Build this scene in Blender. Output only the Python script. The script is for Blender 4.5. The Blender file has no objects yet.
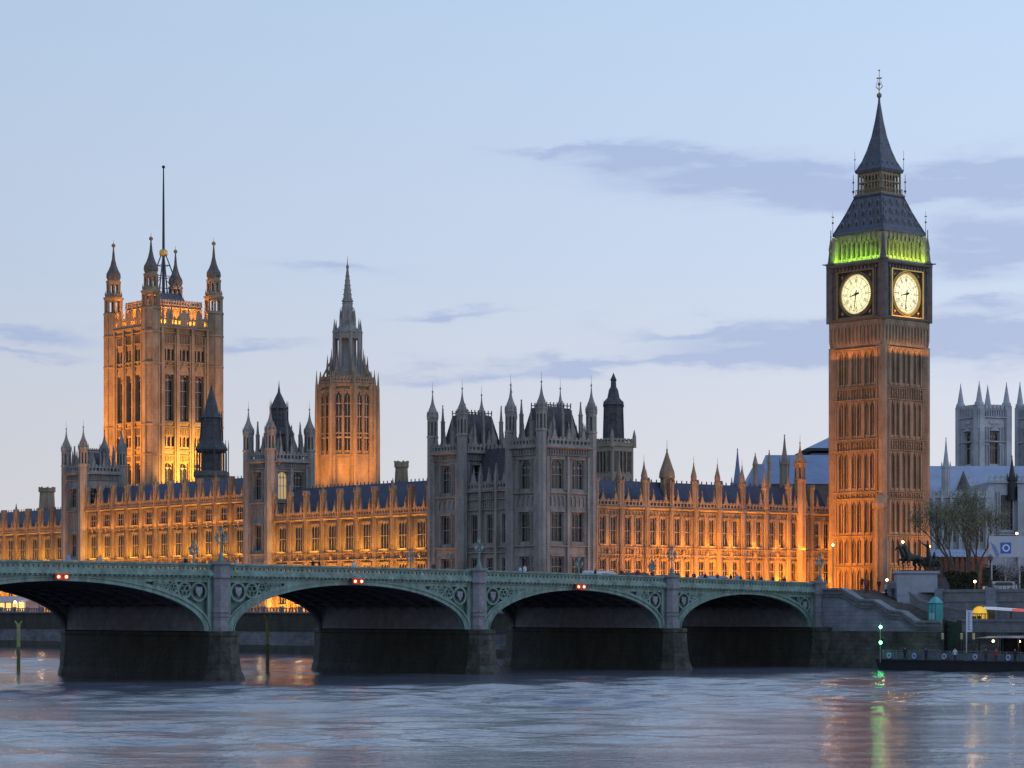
import bpy, bmesh, math, random
from mathutils import Vector, Matrix
random.seed(7)
R = math.radians
S = bpy.context.scene
COL = S.collection
# ------------------------------------------------------------------ camera
F = 2560.0; HOR = 611.0; CAMZ = 7.75
cd = bpy.data.cameras.new('camera'); cam = bpy.data.objects.new('camera', cd); COL.objects.link(cam)
cd.lens = 90; cd.sensor_width = 36; cd.sensor_fit = 'HORIZONTAL'; cd.clip_start = 1; cd.clip_end = 20000
cd.shift_y = (HOR - 384) / 1024
cam.location = (0, 0, CAMZ); cam.rotation_euler = (R(90), 0, 0); S.camera = cam
S.view_settings.view_transform = 'Standard'; S.view_settings.look = 'None'
S.view_settings.exposure = 0.08; S.view_settings.gamma = 1
S.cycles.use_denoising = True
S.cycles.max_bounces = 5; S.cycles.diffuse_bounces = 2; S.cycles.glossy_bounces = 3
S.cycles.sample_clamp_indirect = 4.0
S.cycles.caustics_reflective = False; S.cycles.caustics_refractive = False
# ------------------------------------------------------------------ world: dusk sky
W = bpy.data.worlds.new('World'); S.world = W; W.use_nodes = True
nt = W.node_tree; nt.nodes.clear()
def nd(t, **k):
    n = nt.nodes.new(t)
    for a, b in k.items(): setattr(n, a, b)
    return n
def lk(a, b): nt.links.new(a, b)
def mth(op, a, b=None, c=None, clamp=False):
    n = nd('ShaderNodeMath', operation=op); n.use_clamp = clamp
    for i, v in enumerate((a, b, c)):
        if v is None: continue
        if isinstance(v, (int, float)): n.inputs[i].default_value = v
        else: lk(v, n.inputs[i])
    return n.outputs[0]
tc = nd('ShaderNodeTexCoord'); sep = nd('ShaderNodeSeparateXYZ'); lk(tc.outputs['Generated'], sep.inputs[0])
dx, dy, dz = sep.outputs
ramp = nd('ShaderNodeValToRGB'); lk(dz, ramp.inputs[0])
cr = ramp.color_ramp
stops = [(0.0, (.65, .655, .70)), (.035, (.65, .665, .72)), (.075, (.60, .64, .745)), (.13, (.53, .625, .80)), (.24, (.455, .60, .81)), (.5, (.33, .47, .74)), (1.0, (.24, .36, .62))]
cr.elements[0].position = 0; cr.elements[0].color = (*stops[0][1], 1)
cr.elements[1].position = 1; cr.elements[1].color = (*stops[-1][1], 1)
for p, c in stops[1:-1]:
    e = cr.elements.new(p); e.color = (*c, 1)
# brighter towards the afterglow in the north-west (right of the view)
az = mth('MULTIPLY_ADD', dx, 0.42, 1.0)
skc = nd('ShaderNodeVectorMath', operation='SCALE'); lk(ramp.outputs[0], skc.inputs[0]); lk(az, skc.inputs['Scale'])
# clouds: soft streaky banks at their own bearing and elevation
mp = nd('ShaderNodeMapping'); mp.inputs['Scale'].default_value = (16, 16, 60); lk(tc.outputs['Generated'], mp.inputs[0])
nz = nd('ShaderNodeTexNoise'); nz.inputs['Scale'].default_value = 1.0; nz.inputs['Detail'].default_value = 6; nz.inputs['Roughness'].default_value = .6
lk(mp.outputs[0], nz.inputs['Vector'])
wz = mth('MULTIPLY_ADD', nz.outputs['Fac'], 0.034, -0.017)
mp2 = nd('ShaderNodeMapping'); mp2.inputs['Scale'].default_value = (34, 34, 200); lk(tc.outputs['Generated'], mp2.inputs[0])
nz2 = nd('ShaderNodeTexNoise'); nz2.inputs['Scale'].default_value = 1.0; nz2.inputs['Detail'].default_value = 5; lk(mp2.outputs[0], nz2.inputs['Vector'])
yy = mth('MAXIMUM', dy, 0.05)
cu = mth('DIVIDE', dx, yy); cv0 = mth('DIVIDE', dz, yy); cv = mth('ADD', cv0, wz)
tot = None
for (x, y, su, sv, am) in [(650,160,80,9,.6),(740,176,110,17,.95),(850,192,110,16,.8),(960,180,110,20,.95),(1000,250,80,26,.95),(985,340,130,20,1.1),(800,345,110,16,1.0),
        (640,362,120,6,.8),(520,368,90,5,.5),(690,327,80,5,.45),(450,312,55,4,.55),(330,265,55,6,.5),(20,333,60,8,.8),(30,356,45,4,.6),(240,347,55,5,.7),(420,372,50,5,.4),(990,310,60,5,.4),
        (1500,200,300,50,.6),(-500,260,300,40,.5),(560,152,60,5,.55)]:
    a = mth('MULTIPLY', mth('SUBTRACT', cu, (x-512)/F), F/su)
    b = mth('MULTIPLY', mth('SUBTRACT', cv, (HOR-y)/F), F/sv)
    q = mth('MULTIPLY_ADD', a, a, mth('MULTIPLY', b, b))
    g = mth('MULTIPLY', mth('EXPONENT', mth('MULTIPLY', q, -1.0)), am*1.25)
    tot = g if tot is None else mth('ADD', tot, g)
dens = mth('MULTIPLY', tot, mth('MAXIMUM', mth('MULTIPLY_ADD', nz2.outputs['Fac'], 2.3, -.28), 0.0))
dens = mth('MINIMUM', dens, .72)
dens = mth('MULTIPLY', dens, mth('GREATER_THAN', dy, 0.1))
mx = nd('ShaderNodeMixRGB'); lk(dens, mx.inputs[0]); lk(skc.outputs[0], mx.inputs[1]); mx.inputs[2].default_value = (.33, .42, .68, 1)
sky = nd('ShaderNodeTexSky', sky_type='NISHITA'); sky.sun_disc = False; sky.sun_elevation = R(1.5); sky.sun_rotation = R(75)
nsc = nd('ShaderNodeVectorMath', operation='SCALE'); lk(sky.outputs[0], nsc.inputs[0]); nsc.inputs['Scale'].default_value = 0.03
ad = nd('ShaderNodeVectorMath', operation='ADD'); lk(mx.outputs[0], ad.inputs[0]); lk(nsc.outputs[0], ad.inputs[1])
bg = nd('ShaderNodeBackground'); lk(ad.outputs[0], bg.inputs[0]); bg.inputs[1].default_value = .96
wo = nd('ShaderNodeOutputWorld'); lk(bg.outputs[0], wo.inputs[0])
# weak broad afterglow from the north-west
sd = bpy.data.lights.new('afterglow', 'SUN'); sd.energy = 0.12; sd.angle = R(40); sd.color = (1, .93, .9)
so = bpy.data.objects.new('afterglow', sd); COL.objects.link(so); so.rotation_euler = Vector((-1, .35, -.35)).to_track_quat('-Z', 'Y').to_euler()

# ------------------------------------------------------------------ materials
MATS = {}
def mat(name, col, rough=.8, metal=0, var=.25, vscale=.6, bump=0, bscale=3, emit=None, estr=0, stretch=(1,1,1), dark=None, spec=.5, course=None, cc=.84):
    m = bpy.data.materials.new(name); m.use_nodes = True; t = m.node_tree
    b = t.nodes['Principled BSDF']; b.inputs['Roughness'].default_value = rough; b.inputs['Metallic'].default_value = metal
    b.inputs['Specular IOR Level'].default_value = spec
    tcn = t.nodes.new('ShaderNodeTexCoord'); mpn = t.nodes.new('ShaderNodeMapping'); mpn.inputs['Scale'].default_value = stretch
    t.links.new(tcn.outputs['Object'], mpn.inputs[0])
    n = t.nodes.new('ShaderNodeTexNoise'); n.inputs['Scale'].default_value = vscale; n.inputs['Detail'].default_value = 6; n.inputs['Roughness'].default_value = .65
    t.links.new(mpn.outputs[0], n.inputs['Vector'])
    r = t.nodes.new('ShaderNodeValToRGB'); r.color_ramp.elements[0].position = .3; r.color_ramp.elements[1].position = .7
    dk = dark or tuple(c*(1-var) for c in col); lt = tuple(min(1, c*(1+var*.6)) for c in col)
    r.color_ramp.elements[0].color = (*dk, 1); r.color_ramp.elements[1].color = (*lt, 1)
    t.links.new(n.outputs['Fac'], r.inputs[0])
    out = r.outputs[0]
    bh = None
    if course:
        bt = t.nodes.new('ShaderNodeTexBrick'); bt.inputs['Scale'].default_value = 1
        bt.inputs['Brick Width'].default_value = course[0]; bt.inputs['Row Height'].default_value = course[1]; bt.inputs['Mortar Size'].default_value = course[2]
        bt.inputs['Color1'].default_value = (1, 1, 1, 1); bt.inputs['Color2'].default_value = (cc, cc, cc, 1); bt.inputs['Mortar'].default_value = (cc*.85, cc*.85, cc*.85, 1)
        s2 = t.nodes.new('ShaderNodeSeparateXYZ'); c2 = t.nodes.new('ShaderNodeCombineXYZ'); t.links.new(tcn.outputs['Object'], s2.inputs[0])
        ad2 = t.nodes.new('ShaderNodeMath'); t.links.new(s2.outputs[0], ad2.inputs[0]); t.links.new(s2.outputs[1], ad2.inputs[1])
        t.links.new(ad2.outputs[0], c2.inputs[0]); t.links.new(s2.outputs[2], c2.inputs[1]); t.links.new(c2.outputs[0], bt.inputs['Vector'])
        mm = t.nodes.new('ShaderNodeMixRGB'); mm.blend_type = 'MULTIPLY'; mm.inputs[0].default_value = 1
        t.links.new(out, mm.inputs[1]); t.links.new(bt.outputs['Color'], mm.inputs[2]); out = mm.outputs[0]
    t.links.new(out, b.inputs['Base Color'])
    if bump:
        n2 = t.nodes.new('ShaderNodeTexNoise'); n2.inputs['Scale'].default_value = bscale; n2.inputs['Detail'].default_value = 4
        t.links.new(tcn.outputs['Object'], n2.inputs['Vector'])
        bp = t.nodes.new('ShaderNodeBump'); bp.inputs['Distance'].default_value = bump; bp.inputs['Strength'].default_value = 1
        t.links.new(n2.outputs['Fac'], bp.inputs['Height']); t.links.new(bp.outputs[0], b.inputs['Normal'])
    if emit:
        b.inputs['Emission Color'].default_value = (*emit, 1); b.inputs['Emission Strength'].default_value = estr
    MATS[name] = m; return m
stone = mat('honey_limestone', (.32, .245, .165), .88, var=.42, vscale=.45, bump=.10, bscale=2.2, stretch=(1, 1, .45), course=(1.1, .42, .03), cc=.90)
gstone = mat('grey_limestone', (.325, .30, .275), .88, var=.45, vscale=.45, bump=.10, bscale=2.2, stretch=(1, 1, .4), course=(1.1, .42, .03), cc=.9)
stone2 = mat('pale_limestone', (.34, .285, .225), .85, var=.3, vscale=.7, bump=.05, bscale=4)
slate = mat('blue_grey_slate', (.06, .078, .135), .55, var=.35, vscale=1.2, bump=.05, bscale=6, course=(.8, .5, .05))
darkroof = mat('weathered_grey_roof', (.085, .085, .095), .65, var=.4, vscale=1.0, bump=.06, bscale=3, course=(.8, .5, .05), cc=.7)
castroof = mat('cast_iron_tiles', (.105, .118, .15), .6, var=.35, vscale=1.0, bump=.06, bscale=3, course=(.7, .7, .06))
lead = mat('pale_lead_roof', (.20, .27, .42), .5, var=.2, vscale=.3, course=(.9, 40, .05))
pane = mat('dark_leaded_glass', (.018, .02, .026), .22, var=.6, vscale=2.0, bump=.02, bscale=3)
litpane = mat('lamplit_glass', (.3, .2, .1), .4, emit=(1, .72, .35), estr=.4)
darkst = mat('sooty_stone', (.14, .125, .115), .9, var=.4, vscale=.8, bump=.06)
iron = mat('black_iron', (.025, .025, .028), .5, var=.3)
gold = mat('gilded_metal', (.62, .42, .12), .35, metal=.7, var=.3)
bronze = mat('dark_bronze', (.022, .026, .024), .5, metal=.3, var=.4, vscale=3)
portland = mat('portland_stone', (.44, .45, .475), .85, var=.3, vscale=.25, bump=.05, bscale=2)
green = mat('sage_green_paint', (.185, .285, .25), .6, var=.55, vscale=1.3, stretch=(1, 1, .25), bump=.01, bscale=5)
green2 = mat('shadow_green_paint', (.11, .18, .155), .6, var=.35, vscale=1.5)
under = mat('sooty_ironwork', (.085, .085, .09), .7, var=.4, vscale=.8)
granite = mat('grey_granite', (.25, .25, .27), .75, var=.28, vscale=1.0, bump=.02, bscale=6, course=(.9, .75, .03))
granitel = mat('pale_granite_blocks', (.30, .31, .355), .8, var=.35, vscale=.5, bump=.05, bscale=3, course=(1.2, .55, .04))
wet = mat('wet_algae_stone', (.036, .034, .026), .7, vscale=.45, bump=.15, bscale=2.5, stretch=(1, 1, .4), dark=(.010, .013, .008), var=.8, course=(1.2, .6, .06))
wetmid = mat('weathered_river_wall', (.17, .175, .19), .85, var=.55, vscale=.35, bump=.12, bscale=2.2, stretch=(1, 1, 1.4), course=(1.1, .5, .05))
asph = mat('asphalt', (.05, .05, .052), .9, var=.2)
pave = mat('paving', (.22, .21, .20), .85, var=.2)
white = mat('white_paint', (.78, .78, .78), .5, var=.06)
grassm = mat('ground_earth', (.06, .07, .045), .95, var=.3, vscale=.2)
# ------------------------------------------------------------------ builder
class MB:
    def __init__(s, base=(0, 0, 0)):
        s.v = []; s.f = []; s.m = []; s.T = None; s.b = Vector(base); s.mi = 0
    def P(s, p):
        p = Vector(p)
        if s.T: p = Vector(s.T(p[0], p[1], p[2]))
        return p - s.b
    def add(s, vs, fs, mi=None):
        o = len(s.v); s.v += [s.P(p) for p in vs]
        for f in fs: s.f.append([i + o for i in f]); s.m.append(s.mi if mi is None else mi)
        return s
    def box(s, x0, x1, y0, y1, z0, z1, mi=None):
        return s.add([(x0,y0,z0),(x1,y0,z0),(x1,y1,z0),(x0,y1,z0),(x0,y0,z1),(x1,y0,z1),(x1,y1,z1),(x0,y1,z1)],
              [(0,3,2,1),(4,5,6,7),(0,1,5,4),(1,2,6,5),(2,3,7,6),(3,0,4,7)], mi)
    def pyr(s, x0, x1, y0, y1, z0, X0, X1, Y0, Y1, z1, mi=None):
        return s.add([(x0,y0,z0),(x1,y0,z0),(x1,y1,z0),(x0,y1,z0),(X0,Y0,z1),(X1,Y0,z1),(X1,Y1,z1),(X0,Y1,z1)],
              [(0,3,2,1),(4,5,6,7),(0,1,5,4),(1,2,6,5),(2,3,7,6),(3,0,4,7)], mi)
    def prof(s, cx, cy, pr, n=8, rot=None, mi=None):
        rot = math.pi/n if rot is None else rot
        vs = []; fs = []
        for z, r in pr:
            for i in range(n):
                a = rot + 2*math.pi*i/n; vs.append((cx + r*math.cos(a), cy + r*math.sin(a), z))
        k = len(pr)
        for j in range(k-1):
            for i in range(n):
                i2 = (i+1) % n; fs.append((j*n+i, j*n+i2, (j+1)*n+i2, (j+1)*n+i))
        fs.append(tuple(range(n-1, -1, -1))); fs.append(tuple((k-1)*n+i for i in range(n)))
        return s.add(vs, fs, mi)
    def tube(s, a, b, r0, r1=None, n=6, mi=None):
        r1 = r0 if r1 is None else r1
        a = Vector(a); b = Vector(b); d = (b-a).normalized()
        u = d.cross(Vector((0, 0, 1)) if abs(d.z) < .9 else Vector((1, 0, 0))).normalized(); w = d.cross(u)
        vs = []
        for c, r in ((a, r0), (b, r1)):
            for i in range(n):
                t = 2*math.pi*i/n; vs.append(c + u*(r*math.cos(t)) + w*(r*math.sin(t)))
        fs = [(i, (i+1) % n, n+(i+1) % n, n+i) for i in range(n)] + [tuple(range(n-1, -1, -1)), tuple(range(n, 2*n))]
        return s.add(vs, fs, mi)
    def ext(s, pts, vec, mi=None):
        vec = Vector(vec); n = len(pts); pts = [Vector(p) for p in pts]
        return s.add(pts + [p+vec for p in pts], [tuple(range(n)), tuple(range(2*n-1, n-1, -1))] + [(i, (i+1) % n, n+(i+1) % n, n+i) for i in range(n)], mi)
    def ball(s, c, r, n=8, sz=1, mi=None):
        pr = [(c[2]-r*sz*math.cos(math.pi*k/n), max(.001, r*math.sin(math.pi*k/n))) for k in range(n+1)]
        return s.prof(c[0], c[1], pr, n, mi=mi)
    def build(s, name, mats, parent=None, smooth=False, loc=None, rot=0):
        me = bpy.data.meshes.new(name); me.from_pydata([tuple(v) for v in s.v], [], s.f)
        for m in (mats if isinstance(mats, (list, tuple)) else [mats]): me.materials.append(m)
        me.polygons.foreach_set('material_index', s.m)
        bm = bmesh.new(); bm.from_mesh(me); bmesh.ops.recalc_face_normals(bm, faces=bm.faces); bm.to_mesh(me); bm.free()
        if smooth: me.polygons.foreach_set('use_smooth', [True]*len(me.polygons))
        o = bpy.data.objects.new(name, me); COL.objects.link(o)
        if parent: o.parent = parent
        if loc: o.location = loc
        if rot: o.rotation_euler[2] = rot
        return o
def tag(o, label, cat, group=None, kind=None):
    if label: o['label'] = label
    if cat: o['category'] = cat
    if group: o['group'] = group
    if kind: o['kind'] = kind
    return o
def struct(o): o['kind'] = 'structure'; return o
class Frame:
    def __init__(s, ox, oy, ang): s.o = (ox, oy); s.a = ang; s.c = math.cos(ang); s.s = math.sin(ang)
    def w(s, x, y): return (s.o[0] + x*s.c - y*s.s, s.o[1] + x*s.s + y*s.c)
    def depth(s, x, y): return s.w(x, y)[1]
    def ly(s, px, lx):
        r = (px-512)/F; wx, wy = s.w(lx, 0)
        return (r*wy - wx) / (-s.s - r*s.c)
    def lx(s, px, ly):
        r = (px-512)/F; wx, wy = s.w(0, ly)
        return (r*wy - wx) / (s.c - r*s.s)
    def z(s, py, lx, ly): return CAMZ + (HOR-py)*s.depth(lx, ly)/F
def thing(name, label, cat, fr, lx, ly, z, group=None, rot=None):
    o = bpy.data.objects.new(name, None); COL.objects.link(o); o.empty_display_size = 1
    x, y = fr.w(lx, ly); o.location = (x, y, z); o.rotation_euler[2] = fr.a if rot is None else rot
    tag(o, label, cat, group); return o
def copy_tree(o, parent=None):
    c = o.copy(); COL.objects.link(c)
    if parent: c.parent = parent
    for ch in list(o.children): copy_tree(ch, c)
    return c
PF = Frame(4.9, 428.3, R(39))      # palace: x into the building (west), y along the river (south)
EF = Frame(42.8, 358.0, R(39))     # embankment frame at the bridge abutment
BF = Frame(42.8, 358.0, math.atan2(-.683, -.73))  # bridge: x across the river, y towards the viewer
WF = Frame(0, 0, 0)
def mapE(x0): return lambda a, d, z: (x0 - d, a, z)     # facade facing the river
def mapN(y0): return lambda a, d, z: (a, y0 - d, z)     # facade facing north
# ------------------------------------------------------------------ lights
DO = (1, .29, .016)
OR = (1, .35, .028); YE = (1, .43, .035)
def area(fr, lx, ly, z, sx, sy, power, col, aim, name='floodlight'):
    l = bpy.data.lights.new(name, 'AREA'); l.shape = 'RECTANGLE'; l.size = sx; l.size_y = sy; l.energy = power; l.color = col
    o = bpy.data.objects.new(name, l); COL.objects.link(o); x, y = fr.w(lx, ly); o.location = (x, y, z)
    ax, ay = fr.w(lx+aim[0], ly+aim[1]); d = Vector((ax-x, ay-y, aim[2]))
    return o, d
def strip(fr, lx0, ly0, lx1, ly1, z, width, power, col, aim, name='floodlight'):
    """rectangular floodlight row between two points, aimed in direction aim (frame coords)"""
    L = math.hypot(lx1-lx0, ly1-ly0)
    o, d = area(fr, (lx0+lx1)/2, (ly0+ly1)/2, z, L, width, power, col, aim, name)
    ax, ay = fr.w(lx0, ly0); bx, by = fr.w(lx1, ly1)
    X = Vector((bx-ax, by-ay, 0)).normalized(); Z = -d.normalized(); Y = Z.cross(X).normalized(); X = Y.cross(Z)
    o.rotation_euler = Matrix((X, Y, Z)).transposed().to_euler(); return o
def spot(fr, p, tgt, power, col, ang=60, blend=.8, rad=.5, name='floodlight'):
    l = bpy.data.lights.new(name, 'SPOT'); l.energy = power; l.color = col; l.spot_size = R(ang); l.spot_blend = blend; l.shadow_soft_size = rad
    o = bpy.data.objects.new(name, l); COL.objects.link(o); a = Vector((*fr.w(p[0], p[1]), p[2])); b = Vector((*fr.w(tgt[0], tgt[1]), tgt[2]))
    o.location = a; o.rotation_euler = (b-a).to_track_quat('-Z', 'Y').to_euler(); return o
def point(p, power, col, rad=.15, name='lamp_light'):
    l = bpy.data.lights.new(name, 'POINT'); l.energy = power; l.color = col; l.shadow_soft_size = rad
    o = bpy.data.objects.new(name, l); COL.objects.link(o); o.location = p; return o

# ------------------------------------------------------------------ setting: river, banks, ground
wm = bpy.data.materials.new('river_water'); wm.use_nodes = True; t = wm.node_tree; b = t.nodes['Principled BSDF']
b.inputs['Base Color'].default_value = (.12, .13, .162, 1); b.inputs['IOR'].default_value = 1.5; b.inputs['Specular IOR Level'].default_value = .5
g = t.nodes.new('ShaderNodeNewGeometry')
def nmap(scale, nscale, det, rot=0):
    m_ = t.nodes.new('ShaderNodeMapping'); m_.inputs['Scale'].default_value = scale; m_.inputs['Rotation'].default_value = (0, 0, rot); t.links.new(g.outputs['Position'], m_.inputs[0])
    n_ = t.nodes.new('ShaderNodeTexNoise'); n_.inputs['Scale'].default_value = nscale; n_.inputs['Detail'].default_value = det; n_.inputs['Roughness'].default_value = .55
    t.links.new(m_.outputs[0], n_.inputs['Vector']); return n_.outputs['Fac']
def tm(op, a, b_, clamp=False):
    n_ = t.nodes.new('ShaderNodeMath'); n_.operation = op; n_.use_clamp = clamp
    for i, v in enumerate((a, b_)):
        if isinstance(v, (int, float)): n_.inputs[i].default_value = v
        else: t.links.new(v, n_.inputs[i])
    return n_.outputs[0]
fine = nmap((.8, 1.3, 1), 1.2, 3, .25); big = nmap((.014, .035, 1), 1.0, 4, .3)
patch = tm('MULTIPLY', tm('SUBTRACT', big, .36), 3.6, True)
h = tm('MULTIPLY', fine, .10)
bp = t.nodes.new('ShaderNodeBump'); bp.inputs['Distance'].default_value = 1.0; bp.inputs['Strength'].default_value = 1.0
t.links.new(h, bp.inputs['Height']); t.links.new(bp.outputs[0], b.inputs['Normal'])
rr = tm('ADD', tm('MULTIPLY', patch, .09), .08); t.links.new(rr, b.inputs['Roughness'])
MATS['water'] = wm
import numpy as np
rs = np.random.RandomState(4)
def axis_pts(lo, hi, a, b, st, far_st):
    return np.concatenate([np.linspace(lo, a, far_st, endpoint=False), np.arange(a, b, st), np.linspace(b, hi, far_st)])
ys = np.concatenate([np.linspace(-200, 95, 8, endpoint=False), np.arange(95, 260, .55), np.arange(260, 420, 1.3), np.linspace(420, 1500, 8)])
xs = np.concatenate([np.linspace(-3000, -125, 10, endpoint=False), np.arange(-125, 90, .8), np.linspace(90, 3000, 10)])
X, Y = np.meshgrid(xs, ys); Zw = np.zeros_like(X); env = np.zeros_like(X)
for i in range(8):
    an = rs.uniform(0, 2*np.pi); L_ = rs.uniform(35, 130); env += np.sin(2*np.pi/L_*(X*.45*np.cos(an)+Y*1.3*np.sin(an))+rs.uniform(0, 7))
env = np.clip(.85+.38*env, .22, 1.7)
for i in range(46):
    L_ = 2.6*(6.5**rs.uniform(0, 1)); an = rs.normal(1.45, .55); k_ = 2*np.pi/L_; Zw += .0145/k_*np.sin(k_*(X*np.cos(an)+Y*np.sin(an))+rs.uniform(0, 7))
fade = np.clip((X+125)/10, 0, 1)*np.clip((90-X)/10, 0, 1)*np.clip((Y-95)/8, 0, 1)*np.clip((420-Y)/10, 0, 1)
Zw *= env*fade
nx_, ny_ = len(xs), len(ys); co = np.stack([X, Y, Zw], -1).reshape(-1, 3)
idx = np.arange(nx_*ny_).reshape(ny_, nx_); q_ = np.stack([idx[:-1, :-1], idx[:-1, 1:], idx[1:, 1:], idx[1:, :-1]], -1).reshape(-1, 4)
me_ = bpy.data.meshes.new('water'); me_.vertices.add(len(co)); me_.vertices.foreach_set('co', co.ravel().astype('f'))
me_.loops.add(q_.size); me_.loops.foreach_set('vertex_index', q_.ravel().astype('i')); me_.polygons.add(len(q_)); me_.polygons.foreach_set('loop_start', (np.arange(len(q_))*4).astype('i'))
me_.polygons.foreach_set('use_smooth', [True]*len(q_)); me_.update(calc_edges=True); me_.materials.append(wm)
wob = bpy.data.objects.new('water', me_); COL.objects.link(wob); struct(wob)
# land sheet behind the river wall (runs to the horizon)
g_ = MB(); e0 = EF.w(7, 30); p1 = EF.w(7, -400); p3 = PF.w(1.5, 900)
far = 9000
pts = [p3, PF.w(1.5, -55), EF.w(7.6, 0), p1, (far, -400), (far, far), (-far, far), (-far, 1100)]
g_.add([(x, y, 10.2) for x, y in pts], [tuple(range(len(pts)))])
struct(g_.build('ground', pave))
m_ = MB(); 
pts = [PF.w(-12, 900), PF.w(-12, -58), PF.w(1.4, -58), PF.w(1.4, 900)]
m_.add([(x, y, 7.55) for x, y in pts] + [(x, y, 6.9) for x, y in pts], [(0,1,2,3)])
struct(m_.build('terrace_pavement', pave))
m_ = MB(); c = PF.w(30, -16); 
pts = [PF.w(7, -12), PF.w(70, -12), PF.w(70, -32), PF.w(4, -32)]
m_.add([(x, y, 10.28) for x, y in pts], [(0,1,2,3)]); struct(m_.build('road', asph))

# ------------------------------------------------------------------ gothic kit
WIN = {}
def window_mesh(w, h, lights, arch, dep, lit=False, transoms=1):
    key = (round(w,2), round(h,2), lights, arch, dep, lit, transoms)
    if key in WIN: return WIN[key]
    m = MB()
    t = .075 if w < 3.2 else .14
    y0, y1 = dep-.18, dep-.05     # frame sits inside the opening (outward is -y)
    m.box(-w/2, -w/2+t, y0, y1, 0, h); m.box(w/2-t, w/2, y0, y1, 0, h); m.box(-w/2+t, w/2-t, y0, y1, 0, t); m.box(-w/2+t, w/2-t, y0, y1, h-t, h)
    for i in range(1, lights):
        x = -w/2 + w*i/lights; m.box(x-t*.6, x+t*.6, y0+.03, y1-.01, t, h-t)
    for k in range(1, transoms+1):
        z = h*k/(transoms+1)*.98; m.box(-w/2+t, w/2-t, y0+.01, y1+.01, z-t*.8, z+t*.8)
    if arch:
        n = 5; r = w/2
        for sg in (-1, 1):
            pts = [(sg*w/2, y0-.02, h)]
            for k in range(n+1):
                q = k/n; pts.append((sg*w/2*(1-q**1.5), y0-.02, h-arch + arch*math.sin(q*math.pi/2)))
            m.ext(pts, (0, .2, 0))
    for i in range(lights):      # cusped heads
        x = -w/2 + w*(i+.5)/lights; hw = w/lights/2; zt = h-t-(arch*.8 if arch else 0)
        for sg in (-1, 1): m.ext([(x+sg*hw, y0+.05, zt), (x+sg*hw, y0+.05, zt-hw*1.1), (x+sg*hw*.1, y0+.05, zt)], (0, .12, 0))
    p = MB(); p.add([(-w/2, dep-.04, 0), (w/2, dep-.04, 0), (w/2, dep-.04, h), (-w/2, dep-.04, h)], [(0,1,2,3)])
    fo = m.build('window', stone2); po = p.build('pane', litpane if lit else pane, fo)
    WIN[key] = [fo, po, False]; return WIN[key]
def put_window(parent, x, y, z, rot, w, h, lights=3, arch=0, dep=.5, lit=False, transoms=1):
    rec = window_mesh(w, h, lights, arch, dep, lit, transoms)
    if not rec[2]: o = rec[0]; rec[2] = True
    else:
        o = rec[0].copy(); COL.objects.link(o); p = rec[1].copy(); COL.objects.link(p); p.parent = o
    o.parent = parent; o.location = (x, y, z); o.rotation_euler[2] = rot
    return o
def wall(m, a0, a1, z0, z1, ops, dep=.5, d0=0):
    """sheet of masonry at offset d0 with openings cut through and reveals dep deep (m.T maps a,d,z)"""
    A = sorted(set([a0, a1] + [v for o in ops for v in o[:2]])); Z = sorted(set([z0, z1] + [v for o in ops for v in o[2:]]))
    for i in range(len(A)-1):
        for j in range(len(Z)-1):
            ca = (A[i]+A[i+1])/2; cz = (Z[j]+Z[j+1])/2
            if any(o[0] < ca < o[1] and o[2] < cz < o[3] for o in ops): continue
            m.add([(A[i], d0, Z[j]), (A[i+1], d0, Z[j]), (A[i+1], d0, Z[j+1]), (A[i], d0, Z[j+1])], [(0,1,2,3)])
    for o in ops:
        p = [(o[0], o[2]), (o[1], o[2]), (o[1], o[3]), (o[0], o[3])]
        for k in range(4):
            q, r = p[k], p[(k+1) % 4]
            m.add([(q[0], d0, q[1]), (r[0], d0, r[1]), (r[0], d0-dep, r[1]), (q[0], d0-dep, q[1])], [(0,1,2,3)])
def ribs(m, a0, a1, z0, z1, n, w=.12, d=.16, heads=True):
    """blind panel tracery"""
    st = (a1-a0)/n
    for i in range(n+1):
        a = a0 + st*i; m.box(a-w/2, a+w/2, .0, d, z0, z1)
    if heads:
        for i in range(n):
            a = a0 + st*(i+.5)
            for sg in (-1, 1): m.ext([(a+sg*st/2, .01, z1), (a+sg*st/2, .01, z1-st*.6), (a, .01, z1)], (0, d*.7, 0))
def course(m, a0, a1, z, h=.3, d=.35):
    m.ext([(a0, 0, z), (a0, d, z+h*.45), (a0, d, z+h*.8), (a0, 0, z+h)], (a1-a0, 0, 0))
def crenel(m, a0, a1, z0, h, st=1.0, d=.3, gablets=0):
    """pierced parapet with merlons and gablets"""
    n = max(2, int((a1-a0)/st)); st = (a1-a0)/n
    m.box(a0, a1, 0, d, z0, z0+h*.25); m.box(a0, a1, .02, d-.02, z0+h*.62, z0+h*.78)
    for i in range(n):
        a = a0+st*i; m.box(a, a+st*.35, .01, d-.01, z0+h*.25, z0+h*.62)
        m.box(a+st*.1, a+st*.62, 0, d, z0+h*.78, z0+h)
    if gablets:
        k = gablets; s2 = (a1-a0)/k
        for i in range(k):
            c = a0+s2*(i+.5); m.ext([(c-s2*.16, -.02, z0+h*.8), (c+s2*.16, -.02, z0+h*.8), (c, -.02, z0+h*2.1)], (0, d+.06, 0))
            m.prof(c, d/2, [(z0+h*2.0, .09), (z0+h*2.25, .14), (z0+h*2.7, .01)], 4)
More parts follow.
